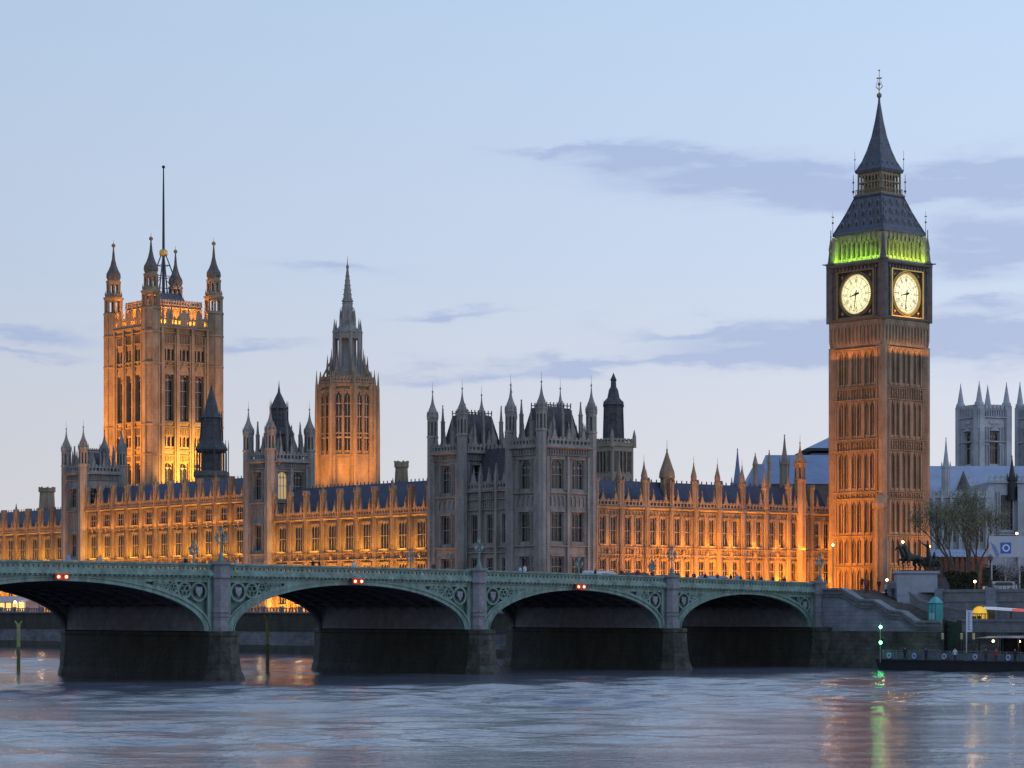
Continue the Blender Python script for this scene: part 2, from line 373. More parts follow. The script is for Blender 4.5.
def turret(m, cx, cy, z0, zt, r, k=1.0, cap=1, zs=None, vane=True, waist=True):
    """octagonal corner turret with open lantern, ogee cap and finial; k scales the top stages; mats 0 stone 1 dark 2 cap"""
    H = 9.2*k; zb = zt-H
    m.prof(cx, cy, [(z0, r), (zb, r), (zb+.15, r*1.18), (zb+.4, r*1.18), (zb+.5, r*.98)], 8, mi=0)
    for i in range(8):       # shaft corner rolls
        a = math.pi/8 + i*math.pi/4; m.tube((cx+r*math.cos(a), cy+r*math.sin(a), z0), (cx+r*math.cos(a), cy+r*math.sin(a), zb), .07*r, n=4, mi=0)
    z1 = zb+.5; z2 = zb+H*.42
    m.prof(cx, cy, [(z1, r*.55), (z2, r*.55)], 8, mi=1)
    for i in range(8):
        a = math.pi/8 + i*math.pi/4; x, y = cx+r*.86*math.cos(a), cy+r*.86*math.sin(a)
        m.box(x-.13*r, x+.13*r, y-.13*r, y+.13*r, z1, z2, 0)
        m.prof(cx+r*1.05*math.cos(a), cy+r*1.05*math.sin(a), [(z2-.3, .08*r), (z2+.45*k, .14*r), (z2+1.3*k, .01)], 4, mi=0)
    m.prof(cx, cy, [(z2-H*.09, r*.98), (z2, r*1.02), (z2+.1, r*1.18), (z2+.35*k, r*1.15), (z2+.45*k, r*.86), (z2+1.0*k, r*.9), (z2+1.5*k, r*.80), (z2+2.1*k, r*.52), (z2+2.8*k, r*.30), (z2+3.7*k, r*.15), (zt-.55*k, r*.07)], 8, mi=2)
    m.ball((cx, cy, zt-.45*k), .2*k*max(.7, r), 6, mi=2)
    m.prof(cx, cy, [(zt-.4*k, .05), (zt+.35*k, .02)], 4, mi=1)
    if vane: m.prof(cx, cy, [(zt, .03), (zt+1.3, .015)], 4, mi=1)
def pinnacle(m, cx, cy, z0, z1, zt, r, mi=0):
    m.box(cx-r, cx+r, cy-r, cy+r, z0, z1, mi)
    m.box(cx-r*1.2, cx+r*1.2, cy-r*1.2, cy+r*1.2, z1, z1+.15, mi)
    m.prof(cx, cy, [(z1+.15, r*1.1), (z1+(zt-z1)*.35, r*.75), (zt-.3, .07)], 4, mi=mi)
    m.ball((cx, cy, zt-.25), .14, 5, mi=mi)

# ------------------------------------------------------------------ palace river wings
Zt = 7.55
def wing(label, y0, y1, nb, x0, eave, rows, rooftop, chim_top, storeys, roofd=7, group='wings of the riverside palace', north=False, bay_w=None, win=(3, 2.7), end=None):
    """rows: list of (z0,z1) for window rows; storeys: list of string course z"""
    L = y1-y0; bw = L/nb
    if north: base = (y0, x0); T = mapN(x0)
    else: base = (x0, y0); T = mapE(x0)
    root = thing('palace_wing', label, 'palace wing', PF, base[0], base[1], Zt, group)
    b3 = (base[0], base[1], Zt)
    m = MB(b3); m.T = T
    lights, ww = win; ops = []
    for i in range(nb):
        c = y0+bw*(i+.5)
        if ww > 0:
            for (a, b_) in rows: ops.append((c-ww/2, c+ww/2, a, b_))
        else:
            for (a, b_) in rows:
                for q in (-.215, .215): ops.append((c+q*bw-.62, c+q*bw+.62, a, b_))
    wall(m, y0, y1, Zt-.3, eave, ops, .3)
    zz = [Zt-.3]+storeys+[eave]
    for s in storeys: course(m, y0, y1, s, .3, .3)
    course(m, y0, y1, eave-.35, .5, .6)
    for i in range(nb):
        a0 = y0+bw*i+.5; a1 = y0+bw*(i+1)-.5
        # panelling between window rows
        srt = sorted(rows)
        bands = []
        z = Zt
        for (ra, rb) in srt:
            bands.append((z, ra)); z = rb
        bands.append((z, eave-.3))
        for (ba, bb) in bands:
            if bb-ba > .9:
                ribs(m, a0+.15, a1-.15, ba+.35, bb-.25, 6, .12, .18)
                if bb-ba > 1.6: m.prof((a0+a1)/2, .2, [((ba+bb)/2-.45, .12), ((ba+bb)/2-.1, .42), ((ba+bb)/2+.4, .36)], 4)
        for (ra, rb) in srt:
            for o in [o for o in ops if o[2] == ra and a0-.5 < o[0] < a1+.5]:
                for a in (o[0]-.18, o[1]+.18): m.box(a-.09, a+.09, 0, .14, ra-.1, rb+.1)
                m.box(o[0]-.27, o[1]+.27, 0, .3, rb+.1, rb+.26)
                m.box(o[0]-.2, o[1]+.2, 0, .26, ra-.22, ra)
            side = [a0+.12, a1-.12] if ww > 0 else []
            for a in side: m.box(a-.07, a+.07, 0, .14, ra, rb)
    # end and back masonry so that it is a real block
    m.T = None
    if north: m.box(y0, y1, x0+.62, x0+roofd*1.9, Zt-.3, eave-.1)
    else: m.box(x0+.62, x0+roofd*1.9, y0, y1, Zt-.3, eave-.1)
    m.build('wall', stone, root)
    # buttresses
    for i in range(nb+1):
        a = y0+bw*i
        m = MB(b3); m.T = T
        m.box(a-.45, a+.45, 0, .5, Zt-.3, storeys[0]); m.box(a-.38, a+.38, 0, .42, storeys[0], eave)
        m.box(a-.14, a+.14, .42, .5, Zt+.5, eave-.5)
        for s in storeys: m.box(a-.5, a+.5, 0, .6, s, s+.3)
        m.box(a-.5, a+.5, 0, .7, eave-.35, eave+.15)
        # chimney-like turret above the parapet
        zt = chim_top
        m.box(a-.45, a+.45, -.35, .5, eave+.15, zt-1.1); m.box(a-.56, a+.56, -.45, .6, zt-1.1, zt-.8); m.box(a-.56, a+.56, -.45, .6, eave+2.0, eave+2.2)
        m.box(a-.16, a+.16, .6, .68, eave+.5, zt-1.4)
        for q in (-.38, .38): m.ext([(a+q-.2, -.4, zt-.8), (a+q+.2, -.4, zt-.8), (a+q, -.4, zt-.15)], (0, 1.05, 0))
        if i % 2 == 0: m.prof(a, .12, [(zt-.8, .45), (zt-.1, .3), (zt+1.2, .03)], 6)
        m.build('buttress', stone, root)
    # parapet
    m = MB(b3); m.T = T; m.T = (lambda TT: (lambda a, d, z: TT(a, d+.15, z)))(T)
    crenel(m, y0, y1, eave+.15, 1.25, .8, .3, nb*2)
    m.build('parapet', stone, root)
    # roof
    m = MB(b3); m.T = T; q = roofd
    m.add([(y0, -.9, eave+.1), (y1, -.9, eave+.1), (y1, -q*.62, rooftop), (y0, -q*.62, rooftop), (y0, -q*1.24, rooftop), (y1, -q*1.24, rooftop), (y1, -q*1.9, eave+.1), (y0, -q*1.9, eave+.1)],
        [(0,1,2,3), (3,2,5,4), (4,5,6,7), (0,3,4,7), (1,6,5,2), (0,7,6,1)])
    # cresting and small dormers
    n = int(L/1.2)
    for i in range(n): a = y0+L*(i+.5)/n; m.box(a-.1, a+.1, -q*.62-.05, -q*.62+.05, rooftop, rooftop+.45)
    for i in range(nb):
        c = y0+bw*(i+.5); hz = eave+1.6
        m.ext([(c-.5, -1.0, eave+.6), (c+.5, -1.0, eave+.6), (c+.5, -1.0, hz), (c, -1.0, hz+.8), (c-.5, -1.0, hz)], (0, -1.6, 0))
    m.build('roof', slate, root)
    for o in ops:
        a = (o[0]+o[1])/2; w = o[1]-o[0]; h = o[3]-o[2]
        lt = lights if ww > 0 else 2
        if north: put_window(root, a-base[0], x0-base[1], o[2]-Zt, 0, w, h, lt, 0, .3)
        else: put_window(root, x0-base[0], a-base[1], o[2]-Zt, R(-90), w, h, lt, 0, .3)
    return root

# positions along the river front from their bearings
yA1 = PF.ly(509, 0); yB0 = PF.ly(462, 0); yB1 = PF.ly(431, 0); yC0 = PF.ly(270, 0); yC1 = PF.ly(247, 0); yD0 = PF.ly(83, 0); yD1 = PF.ly(65, 0)
xA = PF.lx(593, 0); depC = PF.lx(311, yC0); depD = PF.lx(123, yD0)
print('river positions', yA1, yB0, yB1, yC0, yC1, yD0, yD1, xA, depC, depD)
zW = [PF.z(513, 1, yB1), PF.z(523.6, 1, PF.ly(239, 1)), PF.z(536.5, 1, PF.ly(30, 1))]; print('eaves', zW)
rowsL = [(9.0, 12.2), (13.4, 16.4), (19.0, 23.9)]
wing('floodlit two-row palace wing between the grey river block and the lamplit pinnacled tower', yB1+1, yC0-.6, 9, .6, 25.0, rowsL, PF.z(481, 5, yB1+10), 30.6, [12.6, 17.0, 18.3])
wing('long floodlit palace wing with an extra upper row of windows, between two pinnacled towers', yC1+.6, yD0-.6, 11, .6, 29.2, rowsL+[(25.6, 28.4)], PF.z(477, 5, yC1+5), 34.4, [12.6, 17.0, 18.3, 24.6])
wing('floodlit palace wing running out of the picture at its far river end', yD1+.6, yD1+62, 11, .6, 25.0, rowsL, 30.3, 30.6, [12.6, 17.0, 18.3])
# north front to the clock tower
xN1 = PF.lx(834, 0)
zN = PF.z(508, 30, 0); print('north', xA, xN1, zN)
rowsN = [(9.0, 11.8), (13.2, 16.6), (19.2, 24.0)]
wing('orange lit north wing with paired windows joining the grey corner block to the clock tower', xA+.8, xN1, 10, .4, 25.6, rowsN, 30.4, 31.0, [12.4, 17.3, 18.5], roofd=6, north=True, win=(2, 0))

# ------------------------------------------------------------------ palace pavilion towers
def pavilion(label, ya, yb, dx_, base_rows, cornice, par, ttop, rooftop, r=1.15, nE=1, nN=2, cupola=False, lit=False, group='pinnacled towers of the palace', st_=None):
    st_ = st_ or gstone
    root = thing('palace_tower', label, 'palace tower', PF, 0, ya, Zt, group); b3 = (0, ya, Zt)
    m = MB(b3); ops = {'E': [], 'N': []}
    for face, n, a0, a1 in (('E', nE, ya+1.2, yb-1.2), ('N', nN, 1.2, dx_-1.2)):
        bw = (a1-a0)/n; ww = min(2.6, bw*.62)
        for i in range(n):
            for (z0, z1) in base_rows: ops[face].append((a0+bw*(i+.5)-ww/2, a0+bw*(i+.5)+ww/2, z0, z1))
        m.T = mapE(0) if face == 'E' else mapN(ya)
        A0, A1 = (ya, yb) if face == 'E' else (0, dx_)
        wall(m, A0, A1, Zt-.3, cornice, ops[face], .5)
        zs = Zt
        for (z0, z1) in base_rows:
            for zz in (z0-.9,): course(m, A0, A1, zz, .32, .42)
            if z0-zs > 2.4: ribs(m, a0, a1, zs+.5, z0-1.1, 5*n, .13, .2)
            for i in range(n+1):
                a = a0+bw*i; m.box(a-.28, a+.28, 0, .4, zs, z1+.6)
            for o in [o for o in ops[face] if o[2] == z0]:
                m.box(o[0]-.25, o[1]+.25, 0, .28, z1+.05, z1+.25)
                for a in (o[0]-.2, o[1]+.2, o[0]-.45, o[1]+.45): m.box(a-.07, a+.07, 0, .2, z0-.4, z1+.05)
            oo = [o for o in ops[face] if o[2] == z0]; ed = [a0+.3]+[v for o in oo for v in (o[0]-.6, o[1]+.6)]+[a1-.3]
            for e0, e1 in zip(ed[::2], ed[1::2]):
                if e1-e0 > .5: ribs(m, e0, e1, z0-.2, (z0+z1)/2-.1, max(1, int((e1-e0)/.45)), .09, .17); ribs(m, e0, e1, (z0+z1)/2+.1, z1+.2, max(1, int((e1-e0)/.45)), .09, .17)
            zs = z1+.5
        course(m, A0, A1, cornice-.4, .6, .7); course(m, A0, A1, cornice-1.5, .25, .35)
        ribs(m, a0, a1, cornice-1.2, cornice-.4, 8*n, .1, .25, False)
    m.T = None; m.box(.62, dx_, ya+.62, yb, Zt-.3, cornice-.05); m.build('wall', st_, root)
    m = MB(b3)
    for T, A0, A1 in ((mapE(0), ya+r, yb-r), (mapN(ya), r, dx_-r)):
        m.T = (lambda TT: (lambda a, d, z: TT(a, d+.2, z)))(T); crenel(m, A0, A1, cornice+.1, par-cornice-.1, .8, .3, 3)
    m.T = (lambda a, d, z: (dx_-.2+d, a, z)); crenel(m, ya+r, yb-r, cornice+.1, par-cornice-.1, .8, .3, 3)
    m.T = (lambda a, d, z: (a, yb-.2+d, z)); crenel(m, r, dx_-r, cornice+.1, par-cornice-.1, .8, .3, 3)
    m.build('parapet', st_, root)
    for (cx, cy) in ((0.2, ya+.2), (0.2, yb-.2), (dx_-.2, ya+.2), (dx_-.2, yb-.2)):
        m = MB(b3); turret(m, cx, cy, Zt-.3, ttop, r, .95); m.build('turret', [st_, darkst, st_], root)
    # steep roof with dormers, pinnacles and cresting
    m = MB(b3); i0, i1, j0, j1 = 1.2, dx_-1.2, ya+1.2, yb-1.2; s = 1.5
    m.pyr(i0, i1, j0, j1, cornice, i0+s, i1-s, j0+s, j1-s, rooftop)
    for k in range(9):
        q = k/8; x = i0+s+(i1-i0-2*s)*q
        for y in (j0+s, j1-s): m.box(x-.07, x+.07, y-.07, y+.07, rooftop, rooftop+.9)
    for y in (j0+s, j1-s): m.box(i0+s, i1-s, y-.04, y+.04, rooftop+.35, rooftop+.5)
    m.build('roof', darkroof, root)
    m = MB(b3)
    for n, a0, a1, ax in ((nE, j0, j1, 0), (nN, i0, i1, 1)):
        for i in range(2*n+1):
            a = a0+.5+(a1-a0-1)*i/(2*n)
            for off in (0, 1):
                cx, cy = ((i0+.1 if off == 0 else i1-.1), a) if ax == 0 else (a, (j0+.1 if off == 0 else j1-.1))
                pinnacle(m, cx, cy, cornice, rooftop-(1.2 if i % 2 == 0 else 2.6), rooftop+(1.5 if i % 2 == 0 else -.3)+random.uniform(-.4, .5), .24)
            if i < n:
                c = a0+(a1-a0)*(i+.5)/n
                if ax == 0: m.box(i0+.1, i0+1.4, c-.8, c+.8, cornice, cornice+2.6); m.ext([(i0+.1, c-.9, cornice+2.6), (i0+.1, c+.9, cornice+2.6), (i0+.1, c, cornice+4.6)], (1.5, 0, 0))
                else: m.box(c-.8, c+.8, j0+.1, j0+1.4, cornice, cornice+2.6); m.ext([(c-.9, j0+.1, cornice+2.6), (c+.9, j0+.1, cornice+2.6), (c, j0+.1, cornice+4.6)], (0, 1.5, 0))
    m.build('dormer', st_, root)
    if cupola:
        cx, cy = dx_*.5, (ya+yb)/2; m = MB(b3)
        m.prof(cx, cy, [(rooftop-1, 2.4), (rooftop+.3, 2.0), (rooftop+.4, 1.6), (rooftop+3.8, 1.5), (rooftop+4.1, 1.9), (rooftop+4.7, 1.5), (rooftop+6.2, .8), (rooftop+7.2, .3), (rooftop+8.6, .1), (rooftop+9.6, .02)], 8)
        for k in range(8): a = k*math.pi/4; m.prof(cx+1.75*math.cos(a), cy+1.75*math.sin(a), [(rooftop+.3, .12), (rooftop+4.3, .12), (rooftop+5.6, .02)], 4)
        m.build('cupola', darkroof, root)
    for face in 'EN':
        for o in ops[face]:
            a = (o[0]+o[1])/2; w = o[1]-o[0]; h = o[3]-o[2]; top = o[2] > 26
            ar = w*.5 if top else 0
            l2 = lit and face == 'N' and top and o is [q for q in ops['N'] if q[2] > 26][0]
            if face == 'N': put_window(root, a, 0, o[2]-Zt, 0, w, h, 3 if w > 1.6 else 2, ar, .5, l2, 1)
            else: put_window(root, 0, a-ya, o[2]-Zt, R(-90), w, h, 3 if w > 1.6 else 2, ar, .5, False, 1)
    return root
rowsP = [(9.2, 12.0), (13.6, 16.9), (19.4, 24.4), (28.3, 33.2)]
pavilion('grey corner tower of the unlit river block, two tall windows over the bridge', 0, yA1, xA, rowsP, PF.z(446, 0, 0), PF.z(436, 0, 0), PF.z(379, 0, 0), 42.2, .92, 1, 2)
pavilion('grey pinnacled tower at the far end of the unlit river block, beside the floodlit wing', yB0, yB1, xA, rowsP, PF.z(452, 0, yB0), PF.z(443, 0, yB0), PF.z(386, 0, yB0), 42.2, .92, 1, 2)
pavilion('pinnacled tower with a dark roof cupola and one lamplit window, near the octagonal spire', yC0, yC1, depC, [(9.2, 12.0), (13.6, 16.9), (19.4, 24.4), (29.3, 34.6)], PF.z(461, 0, yC0), PF.z(451, 0, yC0), PF.z(405, 0, yC0), 43, 1.0, 1, 2, True, True)
pavilion('pinnacled tower at the far left of the palace, left of the great flag tower', yD0, yD1, depD, [(9.2, 12.0), (13.6, 16.9), (19.4, 24.4), (30, 34)], PF.z(473, 0, yD0), PF.z(464, 0, yD0), PF.z(425, 0, yD0), 42, 1.0, 1, 2)
# recessed link of the unlit block
root = thing('palace_link', 'recessed grey range between the two towers of the unlit river block', 'palace wing', PF, 1.0, yA1, Zt)
b3 = (1.0, yA1, Zt); m = MB(b3); m.T = mapE(1.0); ops = []
nb = 3; bw = (yB0-yA1)/nb
for i in range(nb):
    c = yA1+bw*(i+.5)
    for z0, z1 in rowsP[:3]: ops.append((c-.95, c+.95, z0, z1))
wall(m, yA1, yB0, Zt-.3, 28.6, ops, .5)
for z in (12.7, 17.6, 18.5, 25.0, 26.8): course(m, yA1, yB0, z, .32, .4)
course(m, yA1, yB0, 28.1, .5, .6)
for i in range(nb+1):
    a = yA1+bw*i; m.box(a-.3, a+.3, 0, .55, Zt, 28.6)
for i in range(nb):
    a0 = yA1+bw*i+.4; a1 = a0+bw-.8
    for z0, z1 in ((17.8, 18.4), (25.2, 26.7), (27.1, 28.1), (12.9, 13.5)): ribs(m, a0, a1, z0, z1, 6, .1, .18, False)
    for z0, z1 in rowsP[:3]:
        for a in (a0+.1, a1-.1): m.box(a-.08, a+.08, 0, .18, z0-.3, z1+.4)
m.T = None; m.box(1.62, 12, yA1, yB0, Zt-.3, 28.5); m.build('wall', gstone, root)
m = MB(b3); m.T = mapE(1.0); crenel(m, yA1, yB0, 28.6, 1.5, .8, .3, 3)
for i in range(nb+1): m.box(yA1+bw*i-.3, yA1+bw*i+.3, 0, .6, 28.6, 31.0); m.prof(yA1+bw*i, .3, [(31, .4), (33.4, .02)], 4)
m.build('parapet', gstone, root)
m = MB(b3); m.T = mapE(1.0)
m.add([(yA1, -1, 28.6), (yB0, -1, 28.6), (yB0, -4, 36), (yA1, -4, 36), (yA1, -7, 36), (yB0, -7, 36), (yB0, -10, 28.6), (yA1, -10, 28.6)], [(0,1,2,3), (3,2,5,4), (4,5,6,7), (0,3,4,7), (1,6,5,2), (0,7,6,1)])
for i in range(12): a = yA1+(yB0-yA1)*(i+.5)/12; m.box(a-.07, a+.07, -4.1, -4, 36, 36.8)
m.build('roof', darkroof, root)
for o in ops: put_window(root, 0, (o[0]+o[1])/2-yA1, o[2]-Zt, R(-90), 1.9, o[3]-o[2], 3, 0, .5)

# turrets and pinnacled chimneys on the north wing
root = [o for o in bpy.data.objects if o.name.startswith('palace_wing') and 'north wing' in o.get('label', '')][0]
bx, by = xA+.8, .4
for (px, ytop, r) in ((644, 461.6, .55), (693.7, 463, .55), (717.4, 464.5, .55), (742, 466, .55), (764.7, 470, .55), (619, 462, .55)):
    x = PF.lx(px, .3); zt = PF.z(ytop, x, .3); m = MB((bx, by, Zt)); pr = [(25.7, r), (zt-3.6, r), (zt-3.5, r*1.2), (zt-3.2, r*1.2), (zt-3.1, r*.95), (zt-2.4, r*1.05), (zt-1.2, r*.5), (zt-.3, .1), (zt, .12)]
    m.prof(x, .3, pr, 8); m.prof(x, .3, [(zt, .04), (zt+1.2, .02)], 4)
    m.build('turret', stone, root)
x = PF.lx(667, 3); zt = PF.z(449, x, 3); m = MB((bx, by, Zt))
m.prof(x, 3, [(25.7, 1.15), (zt-5.2, 1.15), (zt-5.1, 1.5), (zt-4.8, 1.5), (zt-4.0, 1.38), (zt-3.0, 1.0), (zt-1.6, .5), (zt-.5, .15), (zt, .15)], 8, mi=0); m.prof(x, 3, [(zt, .05), (zt+1.6, .02)], 4)
for k in range(8): a = k*math.pi/4+math.pi/8; m.tube((x+1.18*math.cos(a), 3+1.18*math.sin(a), 26), (x+1.18*math.cos(a), 3+1.18*math.sin(a), zt-5), .1, n=4)
m.build('stair_turret', stone, root)
x = PF.lx(800, .3); zt = PF.z(441, x, .3); m = MB((bx, by, Zt)); turret(m, x, .3, Zt, zt, 1.05, .8); m.build('stair_turret', [stone, darkst, stone], root)

# ------------------------------------------------------------------ great clock tower
ETF = Frame(367.2/F*471, 471, R(41.5)); ez = 10.2
def ezz(y): return CAMZ + (HOR-y)*.1815
root = thing('clock_tower', 'tall orange lit clock tower with two glowing dials, green lit belfry and dark spire', 'clock tower', ETF, 0, 0, ez)
b3 = (0, 0, ez); H = 6.25
def four(fn, half):
    """call fn(T) for each of four faces of a square tower"""
    for T in (lambda a, d, z: (-half-d, a, z), lambda a, d, z: (a, -half-d, z), lambda a, d, z: (half+d, a, z), lambda a, d, z: (a, half+d, z)): fn(T)
m = MB(b3)
m.box(-H+.45, H-.45, -H+.45, H-.45, ez, 57)
zb = [ez, 16.0, 21.5, 28.2, 29.3, 36.9, 38.9, 46.1, 48.5, 55.6]
def face(T):
    m.T = T
    for z in (15.6, 21.2, 28.0, 29.2, 36.8, 38.8, 46.0, 48.3, 55.4): course(m, -H, H, z, .35, .3)
    for (z0, z1) in ((28.4, 29.2), (37.15, 38.8), (46.35, 48.3)):
        ribs(m, -4.6, 4.6, z0, z1, 14, .16, .22); 
        for i in range(7): m.prof(-4.6+9.2*(i+.5)/7, .1, [((z0+z1)/2-.25, .1), ((z0+z1)/2, .34), ((z0+z1)/2+.3, .1)], 4)
    for (z0, z1) in ((ez+.5, 15.6), (16, 21.2), (21.6, 28.0), (29.6, 36.8), (39.2, 46.0), (48.7, 55.4)):
        # wall face leaves 3 bays of paired slots recessed
        for k in (-1, 0, 1):
            c = k*3.05
            m.box(c-1.55, c-1.15, -.5, .16, z0, z1); m.box(c+1.15, c+1.55, -.5, .16, z0, z1)
            m.box(c-.16, c+.16, -.5, .12, z0, z1)
            for q in (-.66, .66):
                m.box(c+q-.06, c+q+.06, -.5, -.1, z0, z1)
                for sg in (-1, 1):
                    m.ext([(c+q+sg*.5, -.4, z1), (c+q+sg*.5, -.4, z1-1.1), (c+q, -.4, z1)], (0, .42, 0))
                    pass
                m.box(c+q-.5, c+q+.5, -.5, -.3, (z0+z1)/2+.5, (z0+z1)/2+.65)
            m.box(c-1.15, c+1.15, -.5, -.05, z0, z0+.5)
    for sg in (-1, 1):       # corner buttress with panels
        a0, a1 = sorted((sg*4.6, sg*6.5)); m.box(a0, a1, -.5, 0, ez, 56)
        for a in (a0+.25, (a0+a1)/2, a1-.3): m.box(a-.13, a+.13, 0, .22, ez, 56)
        for z in range(13, 56, 3): m.ext([(a0+.38, .01, z+.8), (a1-.43, .01, z+.8), ((a0+a1)/2, .01, z+.1)], (0, .12, 0))
    # corbelled arcade under the clock stage
    for i in range(15):
        a = -6.2+12.4*i/14; m.ext([(a-.16, 0, 55.8), (a-.16, .35, 57.2), (a-.16, .38, 60.6), (a-.16, 0, 60.6)], (.32, 0, 0))
        if i < 14: m.ext([(a+.2, .3, 59.9), (a+.44, .3, 59.2), (a+.68, .3, 59.9), (a+.68, .3, 60.6), (a+.2, .3, 60.6)], (0, .08, 0))
    m.T = None
four(face, H)
m.box(-H-.1, H+.1, -H-.1, H+.1, 55.9, 60.6)
for sx in (-1, 1):
    for sy in (-1, 1): m.prof(sx*(H-.25), sy*(H-.25), [(ez, 1.0), (20, 1.0), (22, .8), (56, .8)], 8)
m.build('shaft', stone, root)
# porch-height crocketed buttress at the corner facing the bridge
m = MB(b3); m.prof(-H-.6, -H+.3, [(ez, 1.2), (26.2, 1.2), (26.4, 1.5), (27.2, 1.5), (28.0, 1.0), (29.0, .1)], 8)
for k in range(8): a = math.pi/8+k*math.pi/4; m.tube((-H-.6+1.2*math.cos(a), -H+.3+1.2*math.sin(a), ez), (-H-.6+1.2*math.cos(a), -H+.3+1.2*math.sin(a), 26), .12, n=4)
m.build('corner_turret', stone, root)
# clock stage
Hc = 6.5
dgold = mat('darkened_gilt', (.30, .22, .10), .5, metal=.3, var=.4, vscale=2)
m = MB(b3); m.box(-Hc+.5, Hc-.5, -Hc+.5, Hc-.5, 60.6, 71.3)
def face(T):
    m.T = T
    course(m, -Hc, Hc, 60.6, .7, .35); course(m, -Hc, Hc, 70.4, .9, .7)
    m.box(-Hc, -4.5, -.5, .0, 61, 70.6); m.box(4.5, Hc, -.5, .0, 61, 70.6); m.box(-4.5, 4.5, -.5, 0, 70.0, 70.6)
    for a in (-6.5, -5.6, -4.8, 4.8, 5.6, 6.5): m.box(a-.16, a+.16, 0, .25, 61.3, 70.4)
    for z in (63.5, 66, 68.5):
        for sg in (-1, 1): m.box(*sorted((sg*4.8, sg*6.5)), 0, .12, z, z+.3)
    n = 15
    for i in range(n): a = -Hc+2*Hc*(i+.5)/n; m.box(a-.22, a+.22, 0, .5, 69.9, 70.4)
    m.T = None
four(face, Hc); m.build('clock_stage', darkst, root)
dialm = mat('backlit_opal_glass', (.85, .8, .6), .5, var=.04, emit=(1, .86, .42), estr=1.05)
blk = mat('black_dial_ironwork', (.02, .025, .03), .5)
CZ = 65.5; RD = 3.62
ROM = ['XII', 'I', 'II', 'III', 'IIII', 'V', 'VI', 'VII', 'VIII', 'IX', 'X', 'XI']
def stroke(m, p, q, w, d0, d1):
    px, pz = p; qx, qz = q; L = math.hypot(qx-px, qz-pz); nx, nz = -(qz-pz)/L*w/2, (qx-px)/L*w/2
    m.ext([(px+nx, d0, pz+nz), (qx+nx, d0, qz+nz), (qx-nx, d0, qz-nz), (px-nx, d0, pz-nz)], (0, d1-d0, 0))
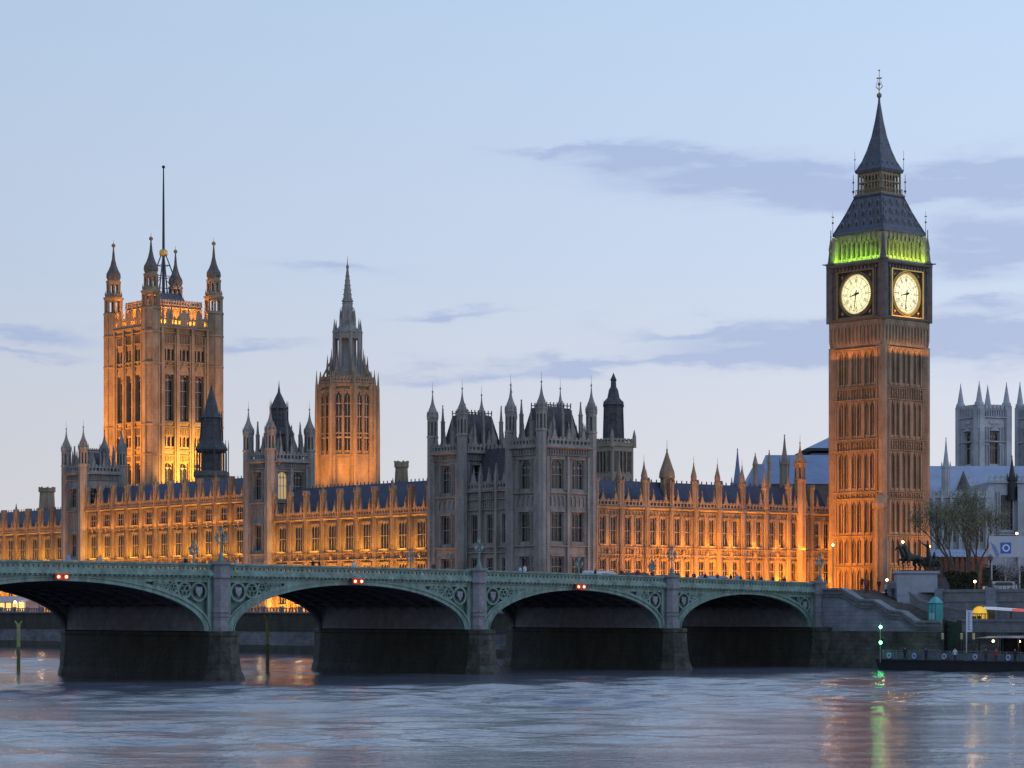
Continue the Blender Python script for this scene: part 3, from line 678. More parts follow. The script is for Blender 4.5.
def dial(T, flip):
    f = -1 if flip else 1        # east face: a runs right-to-left for the viewer
    pol = lambda r, ang: (f*r*math.sin(ang), CZ+r*math.cos(ang))
    m = MB(b3); m.T = T; n = 64
    m.add([(pol(RD, 2*math.pi*i/n)[0], -.12, pol(RD, 2*math.pi*i/n)[1]) for i in range(n)], [tuple(range(n))]); d = m.build('clock_dial', dialm, root)
    fr_ = MB(b3); fr_.T = T      # square gilt frame with spandrels
    for i in range(n):
        a, b_ = 2*math.pi*i/n, 2*math.pi*(i+1)/n
        sq = lambda an: (4.25/max(abs(math.sin(an)), abs(math.cos(an))))
        p1, p2, p3, p4 = pol(RD+.1, a), pol(RD+.1, b_), pol(sq(b_), b_), pol(sq(a), a)
        fr_.add([(p1[0], -.2, p1[1]), (p2[0], -.2, p2[1]), (p3[0], -.2, p3[1]), (p4[0], -.2, p4[1])], [(0,1,2,3)], 0)
        for ra, rb, dd, mi in ((RD-.05, RD+.22, .1, 1), (RD+.34, RD+.5, .02, 1)):
            if ra*1 < sq(a): 
                q1, q2, q3, q4 = pol(ra, a), pol(ra, b_), pol(rb, b_), pol(rb, a)
                fr_.ext([(q[0], -.2, q[1]) for q in (q1, q2, q3, q4)], (0, dd+.2, 0), mi)
    for z0, z1, a0, a1 in ((CZ-4.5, CZ-4.15, -4.5, 4.5), (CZ+4.15, CZ+4.5, -4.5, 4.5), (CZ-4.15, CZ+4.15, -4.5, -4.15), (CZ-4.15, CZ+4.15, 4.15, 4.5)): fr_.box(a0, a1, -.3, .28, z0, z1, 1)
    for sx in (-1, 1):
        for sz in (-1, 1):
            fr_.prof(sx*3.3, -.15, [(CZ+sz*3.3-.45, .02), (CZ+sz*3.3, .4), (CZ+sz*3.3+.45, .02)], 6, mi=1)
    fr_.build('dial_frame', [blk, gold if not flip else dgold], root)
    k = MB(b3); k.T = T
    for rr, w in ((3.42, .06), (2.95, .04), (2.15, .04), (1.35, .04)):
        for i in range(n):
            a, b_ = 2*math.pi*i/n, 2*math.pi*(i+1)/n; q = [pol(rr, a), pol(rr, b_), pol(rr+w, b_), pol(rr+w, a)]
            k.ext([(p[0], -.12, p[1]) for p in q], (0, .05, 0))
    for i in range(60):
        a = 2*math.pi*i/60; stroke(k, pol(2.97, a), pol(3.32, a), .05 if i % 5 else .14, -.12, -.07)
    for i in range(12):
        a = 2*math.pi*i/12; stroke(k, pol(1.4, a+math.pi/12*0), pol(2.15, a), .05, -.12, -.08)
        s_ = ROM[i]; w = {'I': .13, 'V': .3, 'X': .3}; tw = sum(w[c]+.05 for c in s_); x = -tw/2
        def G(u, v): r_ = 2.28+v*.55; an = a + u/2.55; return pol(r_, an)
        for c in s_:
            if c == 'I': stroke(k, G(x+.06, 0), G(x+.06, 1), .075, -.12, -.07)
            if c == 'V': stroke(k, G(x+.02, 1), G(x+.15, 0), .075, -.12, -.07); stroke(k, G(x+.28, 1), G(x+.15, 0), .05, -.12, -.07)
            if c == 'X': stroke(k, G(x+.02, 1), G(x+.28, 0), .075, -.12, -.07); stroke(k, G(x+.28, 1), G(x+.02, 0), .05, -.12, -.07)
            x += w[c]+.05
    k.build('numeral', blk, d)
    hd = MB(b3); hd.T = T
    ah = 2*math.pi*(8+32/60)/12; am = 2*math.pi*31.5/60
    for an, L, w in ((ah, 1.75, .34), (am, 3.1, .2)):
        p = [pol(-.75, an), pol(L, an)]; dxn = (math.cos(an)*f, -math.sin(an))
        hd.ext([(p[0][0]+dxn[0]*w*.6, .0, p[0][1]+dxn[1]*w*.6), (p[1][0]+dxn[0]*.05, .0, p[1][1]+dxn[1]*.05), (p[1][0]-dxn[0]*.05, .0, p[1][1]-dxn[1]*.05), (p[0][0]-dxn[0]*w*.6, .0, p[0][1]-dxn[1]*w*.6)], (0, .06, 0))
    n2 = 12; hd.ext([(.28*math.cos(2*math.pi*i/n2), .06, CZ+.28*math.sin(2*math.pi*i/n2)) for i in range(n2)], (0, .1, 0))
    hd.build('hands', blk, d)
dial(lambda a, d, z: (-Hc-d, a, z), True)
dial(lambda a, d, z: (a, -Hc-d, z), False)
# belfry
Hb = 5.75; m = MB(b3); m.box(-Hb-.5, Hb+.5, -Hb-.5, Hb+.5, 71.2, 71.7); m.box(-Hb+2.6, Hb-2.6, -Hb+2.6, Hb-2.6, 71.7, 76.2, 1); m.box(-Hb, Hb, -Hb, Hb, 75.9, 76.6)
def face(T):
    m.T = T; n = 9
    for i in range(n+1):
        a = -Hb+.6+(2*Hb-1.2)*i/n; m.box(a-.2, a+.2, -.7, 0, 71.7, 75.2); m.box(a-.1, a+.1, 0, .12, 71.7, 75.4); m.prof(a, .2, [(75.2, .1), (75.9, .2), (76.9, .02)], 4)
        if i < n:
            st = (2*Hb-1.2)/n
            m.ext([(a+.2, -.5, 75.9), (a+.2, -.5, 74.6), (a+st/2, -.5, 75.5), (a+st-.2, -.5, 74.6), (a+st-.2, -.5, 75.9)], (0, .45, 0))
            m.box(a+.2, a+st-.2, -.4, -.1, 71.7, 72.3); m.box(a+.2, a+st-.2, -.74, -.7, 72.0, 75.0, 1)
    m.T = None
four(face, Hb)
for sx in (-1, 1):
    for sy in (-1, 1): m.prof(sx*(Hb-.15), sy*(Hb-.15), [(71.7, .75), (76.4, .75)], 8)
m.build('belfry', [stone2, iron], root)
# corner pinnacles and gargoyles of the clock stage
for sx in (-1, 1):
    for sy in (-1, 1):
        m = MB(b3); x, y = sx*(Hc-.25), sy*(Hc-.25)
        m.prof(x, y, [(60.6, .9), (71.2, .9), (71.4, 1.1), (71.8, .6), (73.8, .35), (74.2, .45), (76.6, .05)], 8); m.ball((x, y, 76.6), .16, 5); m.tube((x, y, 71.4), (x+sx*1.1, y+sy*1.1, 71.5), .22, .1)
        m.box(x-.06, x+.06, y-.06, y+.06, 76.5, 77.8)
        m.build('pinnacle', darkst, root)
# lower roof (concave), lantern gallery, spire
def sqprof(m, pr, mi=None): m.prof(0, 0, [(z, h_*math.sqrt(2)) for z, h_ in pr], 4, rot=math.pi/4, mi=mi)
m = MB(b3); sqprof(m, [(76.6, 6.05), (76.9, 6.05), (77.3, 5.75), (79, 5.0), (81, 4.15), (83.6, 3.15), (83.8, 3.35), (84.1, 3.35)])
def rf(z): return 5.75+(z-77.3)*(3.15-5.75)/(83.6-77.3)
def face(fn):
    pass
for row, (z, n) in enumerate(((77.9, 6), (79.8, 5), (81.6, 4))):
    hh = rf(z)-.25
    def fc(T):
        m.T = T
        for i in range(n):
            a = (-hh+.9)+(2*hh-1.8)*i/(n-1)
            m.ext([(a-.36, .12, z), (a+.36, .12, z), (a+.36, .12, z+.8), (a, .12, z+1.45), (a-.36, .12, z+.8)], (0, -1.3, 0), 2)
            m.ext([(a-.22, .16, z+.15), (a+.22, .16, z+.15), (a+.22, .16, z+.75), (a, .16, z+1.1), (a-.22, .16, z+.75)], (0, -.1, 0), 1)
        m.T = None
    four(fc, hh)
for sx in (-1, 1):
    for sy in (-1, 1):
        pts = [(76.9, 6.0), (79, 5.05), (81, 4.2), (83.7, 3.2)]
        for (z0, h0), (z1, h1) in zip(pts, pts[1:]): m.tube((sx*h0, sy*h0, z0), (sx*h1, sy*h1, z1), .14, n=5)
        m.tube((sx*6.0, sy*6.0, 76.9), (sx*6.0, sy*6.0, 81.2), .07, .03, 4, 1); m.box(sx*6-.3, sx*6+.3, sy*6-.05, sy*6+.05, 80.2, 80.35, 1); m.ball((sx*6, sy*6, 79.2), .2, 5, mi=1)
m.build('lower_roof', [castroof, iron, granite], root)
m = MB(b3); Hl = 2.75; m.box(-.8, .8, -.8, .8, 84.1, 88.2); m.box(-Hl, Hl, -Hl, Hl, 88.15, 88.3); m.box(-Hl-.35, Hl+.35, -Hl-.35, Hl+.35, 84.1, 84.35)
def fc(T):
    m.T = T; n = 7
    for i in range(n+1): a = -Hl+2*Hl*i/n; m.box(a-.11, a+.11, -.3, 0, 84.3, 88.2)
    for i in range(n): a = -Hl+2*Hl*(i+.5)/n; m.ext([(a-.3, -.25, 88.2), (a-.3, -.25, 87.3), (a, -.25, 87.8), (a+.3, -.25, 87.3), (a+.3, -.25, 88.2)], (0, .2, 0))
    m.box(-Hl-.3, Hl+.3, .25, .33, 85.1, 85.2)
    for i in range(18): a = -Hl-.3+(2*Hl+.6)*i/17; m.box(a-.03, a+.03, .25, .31, 84.3, 85.2)
    m.box(-Hl, Hl, -.35, .1, 86.3, 86.5)
    m.T = None
four(fc, Hl); m.build('lantern', [mat('aged_gilt_ironwork', (.30, .24, .14), .6, metal=.1, var=.35, vscale=2)], root)
m = MB(b3); sqprof(m, [(88.2, 3.05), (88.7, 3.2), (89.0, 2.95), (90.5, 2.25), (92.5, 1.62), (95, 1.02), (98, .55), (101.3, .16), (102.4, .12)])
for row, (z, n, h_) in enumerate(((89.3, 4, 2.75), (91.0, 3, 2.0), (92.9, 2, 1.5), (94.9, 1, 1.0))):
    def fc(T):
        m.T = T
        for i in range(n):
            a = 0 if n == 1 else -(h_-.6)+(2*h_-1.2)*i/(n-1); m.ext([(a-.18, -.02, z), (a+.18, -.02, z), (a, -.02, z+.7)], (0, -.6, 0))
        m.T = None
    four(fc, h_)
for sx in (-1, 1):
    for sy in (-1, 1):
        m.tube((sx*3.15, sy*3.15, 88.6), (sx*3.15, sy*3.15, 92.4), .06, .03, 4); m.ball((sx*3.15, sy*3.15, 90.8), .16, 5)
        m.tube((sx*3.35, sy*3.35, 84.3), (sx*3.35, sy*3.35, 88), .09, .06, 4); m.ball((sx*3.35, sy*3.35, 86.6), .2, 5); m.ball((sx*3.35, sy*3.35, 84.9), .25, 5)
m.build('spire', castroof, root)
m = MB(b3); m.ball((0, 0, 102.6), .5, 8); m.prof(0, 0, [(102.6, .09), (107.2, .05)], 6); m.ball((0, 0, 104.7), .3, 8)
for s_ in (-1, 1): m.tube((0, 0, 103.6), (s_*.9, 0, 104.3), .05, n=4); m.tube((0, 0, 103.6), (0, s_*.9, 104.3), .05, n=4); m.tube((s_*.9, 0, 104.3), (s_*.4, 0, 105.4), .05, n=4)
m.box(-.6, .6, -.05, .05, 105.7, 105.85); m.box(-.05, .05, -.6, .6, 105.7, 105.85); m.ball((0, 0, 107.2), .18, 6)
m.build('finial', dgold, root)
# belfry lamps: green and yellow
GR = (.12, 1, .06); YG = (.75, 1, .03)
for (x0, y0, x1, y1, aim) in ((-Hb-1.0, -Hb+.6, -Hb-1.0, Hb-.6, (.35, 0, 1)), (-Hb+.6, -Hb-1.0, Hb-.6, -Hb-1.0, (0, .35, 1))):
    strip(ETF, x0, y0, x1, y1, 71.75, .25, 430, (.40, 1, .02) if x0 == x1 else (.6, 1, .03), aim, 'belfry_lamp')
for k in range(3):
    point((*ETF.w(-Hb+.9, -3.6+3.6*k), 72.6), 110, GR, .3, 'belfry_lamp'); point((*ETF.w(-3.6+3.6*k, -Hb+.9), 72.6), 60, GR if k != 0 else YG, .3, 'belfry_lamp')
# warm light thrown on the corbels from a ledge
strip(ETF, -H-1.0, -5.5, -H-1.0, 5.5, 54.0, .2, 160, DO, (.35, 0, 1)); strip(ETF, -5.5, -H-1.0, 5.5, -H-1.0, 54.6, .2, 150, OR, (0, .35, 1))
strip(ETF, -3.9, -Hc-.8, 3.9, -Hc-.8, 61.3, .2, 60, YE, (0, .5, 1))

# ------------------------------------------------------------------ great flag tower
VF = Frame(-348.5/F*680, 680, R(39)); vz = 30.0
def vzz(y): return CAMZ + (HOR-y)*.2615
root = thing('flag_tower', 'huge square floodlit tower with four corner turrets and a tall bare flagpole', 'tower', VF, 0, 0, vz); b3 = (0, 0, vz)
HV = 10.2; m = MB(b3); opsV = []
for k in (-1, 0, 1):
    opsV.append((k*4.6-1.35, k*4.6+1.35, 57.6, 69.6, 1.35, 3)); opsV.append((k*4.6-1.35, k*4.6+1.35, 41, 46.5, 1.35, 2))
    for q in (-1, 0, 1): opsV.append((k*4.6+q*1.25-.42, k*4.6+q*1.25+.42, 73.4, 76.2, 0, 1)); opsV.append((k*4.6+q*1.25-.42, k*4.6+q*1.25+.42, 50.8, 53.4, 0, 1))
def fc(T):
    m.T = T; wall(m, -HV, HV, vz, 82, [o[:4] for o in opsV], .9)
    for z in (48.2, 49.6, 55.6, 56.9, 71.6, 72.7, 77.4, 80.2): course(m, -HV, HV, z, .5, .5)
    course(m, -HV, HV, 81.4, .8, .9)
    for k in (-1, 0, 1):
        c = k*4.6
        for a in (c-1.75, c+1.75): m.box(a-.25, a+.25, 0, .5, 40, 80)
        for a in (c-1.45, c+1.45): m.box(a-.1, a+.1, 0, .35, 57, 69.5)
        ribs(m, c-1.5, c+1.5, 77.8, 80.1, 6, .14, .25); ribs(m, c-1.5, c+1.5, 47, 48.2, 6, .14, .25, False); ribs(m, c-1.5, c+1.5, 53.8, 55.5, 6, .14, .25)
        # ogee hood over the great windows
        m.ext([(c-1.6, 0, 69.6), (c+1.6, 0, 69.6), (c+1.2, 0, 71), (c, 0, 73.0), (c-1.2, 0, 71)], (0, .25, 0))
    for a in (-2.3, 2.3): m.box(a-.35, a+.35, 0, .8, vz, 82)
    for a in (-6.9, 6.9): m.box(a-.35, a+.35, 0, .8, vz, 82)
    m.T = None
four(fc, HV); m.box(-HV+.95, HV-.95, -HV+.95, HV-.95, vz, 81.9); m.build('wall', stone, root)
for (a0, a1, z0, z1, ar, li) in opsV:
    for r_, fx in ((0, 0), (R(-90), 1)):
        c = (a0+a1)/2
        if fx: put_window(root, -HV, c, z0-vz, r_, a1-a0, z1-z0, li if li < 2 else 2, ar, .9, False, 2 if li == 3 else 0)
        else: put_window(root, c, -HV, z0-vz, r_, a1-a0, z1-z0, li if li < 2 else 2, ar, .9, False, 2 if li == 3 else 0)
m = MB(b3)
def fc(T):
    m.T = T; crenel(m, -7.8, 7.8, 82.2, 2.6, 1.1, .4, 6)
    for k in (-2, 0, 2): m.box(k*2.3-.9, k*2.3+.9, .0, .3, 82.2, 85.4); m.ext([(k*2.3-1, 0, 85.4), (k*2.3+1, 0, 85.4), (k*2.3, 0, 87)], (0, .3, 0))
    m.T = None
four(fc, HV); m.build('parapet', stone, root)
m = MB(b3); hi = 7.2; m.box(-hi, hi, -hi, hi, 81.9, 88.0)
def fc(T):
    m.T = T; course(m, -hi, hi, 87.2, .5, .4); crenel(m, -hi, hi, 88.0, 1.6, .8, .3, 0); ribs(m, -hi, hi, 83, 87.2, 14, .2, .25)
    m.T = None
four(fc, hi); m.build('inner_gallery', stone2, root)
m = MB(b3); m.prof(0, 0, [(88, 7.5), (91.5, 4.6), (91.8, 4.6)], 4, rot=math.pi/4)
for sx in (-1, 1):
    for sy in (-1, 1):
        m.tube((sx*4, sy*4, 89), (sx*.4, sy*.4, 102.5), .22, .16, 5); m.tube((sx*4, -sy*4, 90), (sx*2, sy*2, 96), .1, n=4)
for z, q in ((93, 3.3), (96.5, 2.2), (99.5, 1.3)):
    for (a, b_) in (((-q, -q), (q, -q)), ((q, -q), (q, q)), ((q, q), (-q, q)), ((-q, q), (-q, -q))): m.tube((*a, z), (*b_, z), .1, n=4)
m.build('iron_roof', castroof, root)
m = MB(b3); m.prof(0, 0, [(90, .42), (104, .36), (115, .28), (125.5, .16)], 8); m.ball((0, 0, 125.7), .45, 6)
m.build('flagpole', iron, root)
m = MB(b3); m.prof(0, 0, [(102, .9), (102.4, 1.1), (103.4, 1.1), (103.8, .6)], 8); m.build('pole_collar', gold, root)
for (sx, sy, yt, px) in ((-1, -1, 236, 152), (-1, 1, 243, 113), (1, -1, 241, 213), (1, 1, 249, 176)):
    m = MB(b3); q = 9.6; cx, cy = sx*q, sy*q; r = 2.45
    zt = CAMZ+(HOR-yt)*VF.depth(cx, cy)/F
    m.prof(cx, cy, [(vz, r), (86.5, r)], 8, mi=0)
    for z in (48.2, 56, 72, 80.2, 86.2): m.prof(cx, cy, [(z, r), (z+.15, r*1.12), (z+.5, r*1.12), (z+.65, r)], 8, mi=0)
    for k in range(8):
        a = math.pi/8+k*math.pi/4; m.tube((cx+r*math.cos(a), cy+r*math.sin(a), vz), (cx+r*math.cos(a), cy+r*math.sin(a), 87), .16, n=4, mi=0)
    # two open stages
    for (z0, z1, rr) in ((87.0, 90.6, r*.97), (92.2, 95.0, r*.72)):
        for k in range(8):
            a = math.pi/8+k*math.pi/4; x, y = cx+rr*.9*math.cos(a), cy+rr*.9*math.sin(a); m.box(x-.22, x+.22, y-.22, y+.22, z0, z1, 0)
            m.prof(x, y, [(z1+1, .25), (z1+2.3, .02)], 4, mi=0)
        m.prof(cx, cy, [(z0-.3, rr), (z0, rr), (z0+.15, rr*.8)], 8, mi=0)
        m.prof(cx, cy, [(z1-.5, rr*.98), (z1, rr*1.12), (z1+.5, rr*1.15), (z1+.6, rr*.95), (z1+1.5, rr*.9)], 8, mi=0)
    k = (zt-96)/10
    m.prof(cx, cy, [(96, 1.55), (96.5, 1.95), (97.5, 1.85), (98.6, 1.25), (99.8, .8), (101.5, .42), (zt-1.2, .16)], 8, mi=1)
    m.ball((cx, cy, zt-.7), .55, 8, mi=2); m.prof(cx, cy, [(zt-.3, .08), (zt+.8, .03)], 4, mi=2)
    m.build('corner_turret', [stone, darkst, dgold], root)
# floodlights
spot(VF, (-48, 6, 33), (-10, 0, 60), 270000, OR, 60); spot(VF, (0, -44, 33), (2, -10, 44), 330000, (1, .48, .05), 44, 1.0); spot(VF, (14, -62, 32), (0, -10, 58), 130000, OR, 46)
for (x0, y0, x1, y1) in ((-8.7, -7, -8.7, 7), (-7, -8.7, 7, -8.7), (8.7, -7, 8.7, 7)): strip(VF, x0, y0, x1, y1, 82.3, .3, 3600, OR, (.12 if x0 == x1 == -8.7 else 0, .12 if y0 == y1 else 0, 1))

# ------------------------------------------------------------------ octagonal central spire
CF = Frame(-164.5/F*560, 560, R(39)); cz0 = 30
root = thing('octagonal_spire', 'octagonal stone lantern tower with tall pointed spire, lower stage floodlit orange', 'spire', CF, 0, 0, cz0); b3 = (0, 0, cz0)
m = MB(b3); r1 = 5.95
m.prof(0, 0, [(cz0, r1+.5), (41, r1+.4), (41.4, r1), (56.4, r1-.1), (56.6, r1+.35), (57.2, r1+.35), (57.4, r1-.6), (58.6, 4.2), (60, 3.3)], 8)
for k in range(8):
    a = math.pi/8+k*math.pi/4; x, y = (r1+.1)*math.cos(a), (r1+.1)*math.sin(a)
    m.prof(x, y, [(cz0, 1.05), (41, 1.0), (42, .8), (56, .7), (56.2, .85), (57, .85), (57.2, .45), (60.0, .05)], 6)
    m.tube((x*.98, y*.98, 58), (x*.6, y*.6, 62.5), .22, .18, 5)
    m.prof(x*.74, y*.74, [(57, .3), (61.0, .26), (63.6, .03)], 6)
    x2, y2 = x*1.14, y*1.14; m.prof(x2, y2, [(cz0, .45), (50, .4), (56.5, .3), (60.2, .03)], 6)
    a2 = k*math.pi/4; ap = r1*math.cos(math.pi/8)
    cx, cy = math.cos(a2), math.sin(a2); tx, ty = -cy, cx
    m.T = (lambda cx, cy, tx, ty: (lambda a_, d, z: (cx*(ap+d)+tx*a_, cy*(ap+d)+ty*a_, z)))(cx, cy, tx, ty)
    for q in (-1.75, -.1, .1, 1.75): m.box(q-.16, q+.16, -.2, .45, 41.6, 56)
    for q in (-.95, .95): m.ext([(q-.8, 0, 55.8), (q-.8, 0, 54.2), (q, 0, 55.4), (q+.8, 0, 54.2), (q+.8, 0, 55.8)], (0, .35, 0)); m.box(q-.8, q+.8, -.1, .3, 45.2, 45.6)
    m.box(-2.2, 2.2, -.1, .35, 40.8, 41.8); m.ext([(-.9, 0, 36), (-.9, 0, 38), (0, 0, 40), (.9, 0, 38), (.9, 0, 36)], (0, .25, 0))
    crenel(m, -2.2, 2.2, 57.3, 1.4, .7, .3)
    m.T = None
m.build('lower_stage', stone, root)
for k in range(8):
    a2 = k*math.pi/4; ap = r1*math.cos(math.pi/8)+.06
    for q in (-.93, .93):
        p = MB(b3); cx, cy = math.cos(a2), math.sin(a2)
        p.T = (lambda cx, cy: (lambda a_, d, z: (cx*(ap+d)-cy*a_, cy*(ap+d)+cx*a_, z)))(cx, cy)
        p.add([(q-.62, 0, 42.6), (q+.62, 0, 42.6), (q+.62, 0, 54), (q, 0, 55), (q-.62, 0, 54)], [(0,1,2,3,4)])
        w_o = MB(b3); w_o.T = p.T
        for z in (46.2, 49.8, 52.6): w_o.box(q-.62, q+.62, .02, .16, z, z+.22)
        w_o.box(q-.06, q+.06, .02, .16, 42.6, 54.5)
        wo = w_o.build('window', stone2, root); p.build('pane', pane, wo)
m = MB(b3); r2 = 3.1
m.prof(0, 0, [(58.5, 3.9), (60.4, r2), (61, r2*.5), (68, r2*.5), (68.1, r2*.95), (68.6, r2*1.05), (69, r2*.85), (70.0, 1.9), (70.4, 1.8)], 8, mi=0)
for k in range(8):
    a = math.pi/8+k*math.pi/4; x, y = r2*.95*math.cos(a), r2*.95*math.sin(a)
    m.prof(x, y, [(58, .5), (60, .42), (68.5, .38), (68.7, .5), (69.2, .3), (71.6, .03)], 6)
    m.prof(x*1.22, y*1.22, [(56.5, .3), (62, .25), (65.2, .03)], 5); m.tube((x*1.2, y*1.2, 62), (x, y, 63.5), .15, n=4)
    m.prof(x*.55, y*.55, [(69, .3), (72.0, .25), (74, .02)], 5)
m.prof(0, 0, [(60.2, r2), (61.2, r2), (61.3, r2*.7)], 8); m.prof(0, 0, [(67, r2*.7), (67.2, r2), (68.5, r2)], 8)
m.build('lantern', [gstone], root)
m = MB(b3); m.prof(0, 0, [(70.2, 1.75), (71.6, 1.6), (71.8, 1.45), (75.3, 1.08), (75.4, 1.3), (75.7, 1.3), (75.8, 1.0), (82.6, .22), (83, .35), (83.3, .3), (83.6, .1), (85.3, .03)], 8)
for k in range(8):
    a = math.pi/8+k*math.pi/4
    for j in range(10): z = 72+j; r_ = 1.6-(z-71.8)*.128; m.ball((r_*math.cos(a), r_*math.sin(a), z), .11, 4)
m.build('spire', gstone, root)
spot(CF, (-22, -2, 31), (-4, 0, 44), 26000, OR, 58); spot(CF, (-8, -20, 31), (-2, -5, 43), 28000, OR, 58); spot(CF, (8, -20, 31), (2, -6, 42), 9000, OR, 55)

# ------------------------------------------------------------------ ventilation towers and chimneys
VT2 = Frame((211.5-512)/F*560, 560, R(39)); q = .21875
def zz(y): return CAMZ+(HOR-y)*q
root = thing('ventilation_tower', 'dark pointed iron clad turret standing before the great flag tower', 'turret', VT2, 0, 0, 26); b3 = (0, 0, 26)
m = MB(b3); m.prof(0, 0, [(26, 3.7), (zz(478), 3.7), (zz(476), 4.0), (zz(472), 3.9), (zz(471), 3.3)], 8); m.build('base', darkst, root)
m = MB(b3); m.prof(0, 0, [(zz(471), 2.3), (zz(452), 2.3)], 8)
for k in range(8):
    a = math.pi/8+k*math.pi/4; m.prof(3.2*math.cos(a), 3.2*math.sin(a), [(zz(472), .22), (zz(452), .2)], 5); m.prof(3.75*math.cos(a), 3.75*math.sin(a), [(zz(472), .1), (zz(447), .1), (zz(440), .03)], 4)
m.prof(0, 0, [(zz(453), 3.0), (zz(450), 3.6), (zz(448), 3.5), (zz(441), 2.5), (zz(435), 2.35), (zz(419), 2.1), (zz(418), 2.5), (zz(416), 2.2), (zz(412), 1.6), (zz(405), 1.3), (zz(397), .8), (zz(386), .12), (zz(383), .04)], 8)
for k in range(8):
    a = math.pi/8+k*math.pi/4; m.tube((2.5*math.cos(a), 2.5*math.sin(a), zz(441)), (2.2*math.cos(a), 2.2*math.sin(a), zz(419)), .16, n=4); m.prof(2.2*math.cos(a), 2.2*math.sin(a), [(zz(419), .2), (zz(411), .03)], 4)
m.build('louvred_spire', darkroof, root)
V3 = Frame((613.5-512)/F*470, 470, R(39)); q = 470/F
root = thing('ventilation_tower', 'stone turret with dark octagonal lantern top behind the grey corner block', 'turret', V3, 0, 0, 20); b3 = (0, 0, 20)
m = MB(b3); hh = 2.6; m.box(-hh+.3, hh-.3, -hh+.3, hh-.3, 20, zz(447)); m.box(-hh-.25, hh+.25, -hh-.25, hh+.25, zz(447), zz(444))
def fc(T):
    m.T = T
    for a in (-2.35, -.9, 0, .9, 2.35): m.box(a-.22 if abs(a) > 2 else a-.1, a+.22 if abs(a) > 2 else a+.1, -.3, 0, 20, zz(447))
    [m.box(x_-.36, x_+.36, -.26, -.22, zz(472), zz(453), 1) for x_ in (-1.6, -.45, .45, 1.6)]; m.box(-2.4, 2.4, -.3, .02, 20, zz(474)); m.box(-2.4, 2.4, -.3, .02, zz(452), zz(447)); crenel(m, -2.7, 2.7, zz(444), .9, .8, .3); m.T = None
four(fc, hh)
for sx in (-1, 1):
    for sy in (-1, 1): m.prof(sx*2.7, sy*2.7, [(zz(448), .4), (zz(437), .35), (zz(430), .05)], 6)
m.build('stone_stage', [stone2, pane], root)
m = MB(b3); m.prof(0, 0, [(zz(444), 2.3), (zz(437), 1.95), (zz(406), 1.75), (zz(405), 2.05), (zz(402), 1.9), (zz(398), 1.2), (zz(390), .9), (zz(388), .7), (zz(387), .55), (zz(381), .5), (zz(380), .65), (zz(377), .35), (zz(373), .05)], 8)
for k in range(8): a = math.pi/8+k*math.pi/4; m.tube((1.97*math.cos(a), 1.97*math.sin(a), zz(438)), (1.8*math.cos(a), 1.8*math.sin(a), zz(406)), .14, n=4); m.prof(1.9*math.cos(a), 1.9*math.sin(a), [(zz(407), .15), (zz(401), .02)], 4)
m.build('iron_lantern', darkroof, root)
def chimney(px, y0, y1, wpx, Y, label):
    f_ = Frame((px-512)/F*Y, Y, R(39)); k = Y/F; zt = CAMZ+(HOR-y0)*k; zb_ = CAMZ+(HOR-y1)*k-6; r = wpx*k/2
    m = MB((0, 0, zb_)); m.prof(0, 0, [(zb_, r*.85), (zb_+6, r*.85), (zb_+6.2, r*.95), (zt-1.4, r*.85), (zt-1.2, r), (zt-.3, r), (zt-.25, r*.9)], 8)
    for i in range(8): a = math.pi/8+i*math.pi/4; m.box(r*.9*math.cos(a)-.15, r*.9*math.cos(a)+.15, r*.9*math.sin(a)-.15, r*.9*math.sin(a)+.15, zt-.3, zt)
    o = m.build('chimney_stack', stone, None); x, y = f_.w(0, 0); o.location = (x, y, zb_); o.rotation_euler[2] = f_.a
    return tag(o, label, 'chimney')
chimney(401.5, 461, 483, 15, 500, 'single round chimney stack above the blue roof left of the grey block')
chimney(47, 487, 510, 17, 640, 'squat octagonal chimney stack behind the roof at the far left')

# ------------------------------------------------------------------ old hall roofs behind the north wing
HF = Frame(0, 0, 0)
def XY(px, Y): return (px-512)/F*Y
def ZY(py, Y): return CAMZ+(HOR-py)*Y/F
root = thing('great_hall', 'long blue hall roof rising behind the north wing, left of the clock tower', 'hall', HF, XY(790, 520), 520, 10.2); b3 = (XY(790, 520), 520, 10.2)
m = MB(b3); Y = 520
x0, x1 = XY(748, Y), XY(850, Y); zr = ZY(456, Y); ze = ZY(484, Y)
m.box(x0, x1, Y, Y+26, 10.2, ze); m.build('wall', darkst, root)
m = MB(b3); x2 = XY(772, Y); zr2 = ZY(455, Y)
m.add([(XY(772, Y), Y+13, ZY(455, Y+13)), (x1, Y+13, ZY(455, Y+13)), (x1, Y-.5, ze), (XY(763, Y), Y-.5, ze), (x1, Y+27, ze), (XY(763, Y), Y+27, ze)], [(0,1,2,3), (0,5,4,1), (0,3,5), (1,4,2)])
m.build('roof', lead, root)
m = MB(b3); Yg = Y-3
m.add([(XY(746, Yg), Yg, ZY(486, Yg)), (XY(757, Yg), Yg+6, ZY(464, Yg+6)), (XY(766, Yg), Yg+6, ZY(464, Yg+6)), (XY(770, Yg), Yg, ZY(486, Yg)), (XY(746, Yg), Yg+12, ZY(486, Yg)), (XY(770, Yg), Yg+12, ZY(486, Yg))], [(0,3,2,1), (1,2,5,4), (0,1,4), (3,5,2), (0,4,5,3)])
m.build('porch_roof', lead, root)
m = MB(b3)
for (px, yt, yb, wpx) in ((755, 453, 490, 5), (769, 450, 490, 4)):
    r = wpx*Yg/F/2; m.prof(XY(px, Yg), Yg-.5, [(20, r), (ZY(yt+14, Yg), r), (ZY(yt+12, Yg), r*1.3), (ZY(yt+2, Yg), .1), (ZY(yt, Yg), .1)], 6)
m.build('pinnacle', stone2, root)
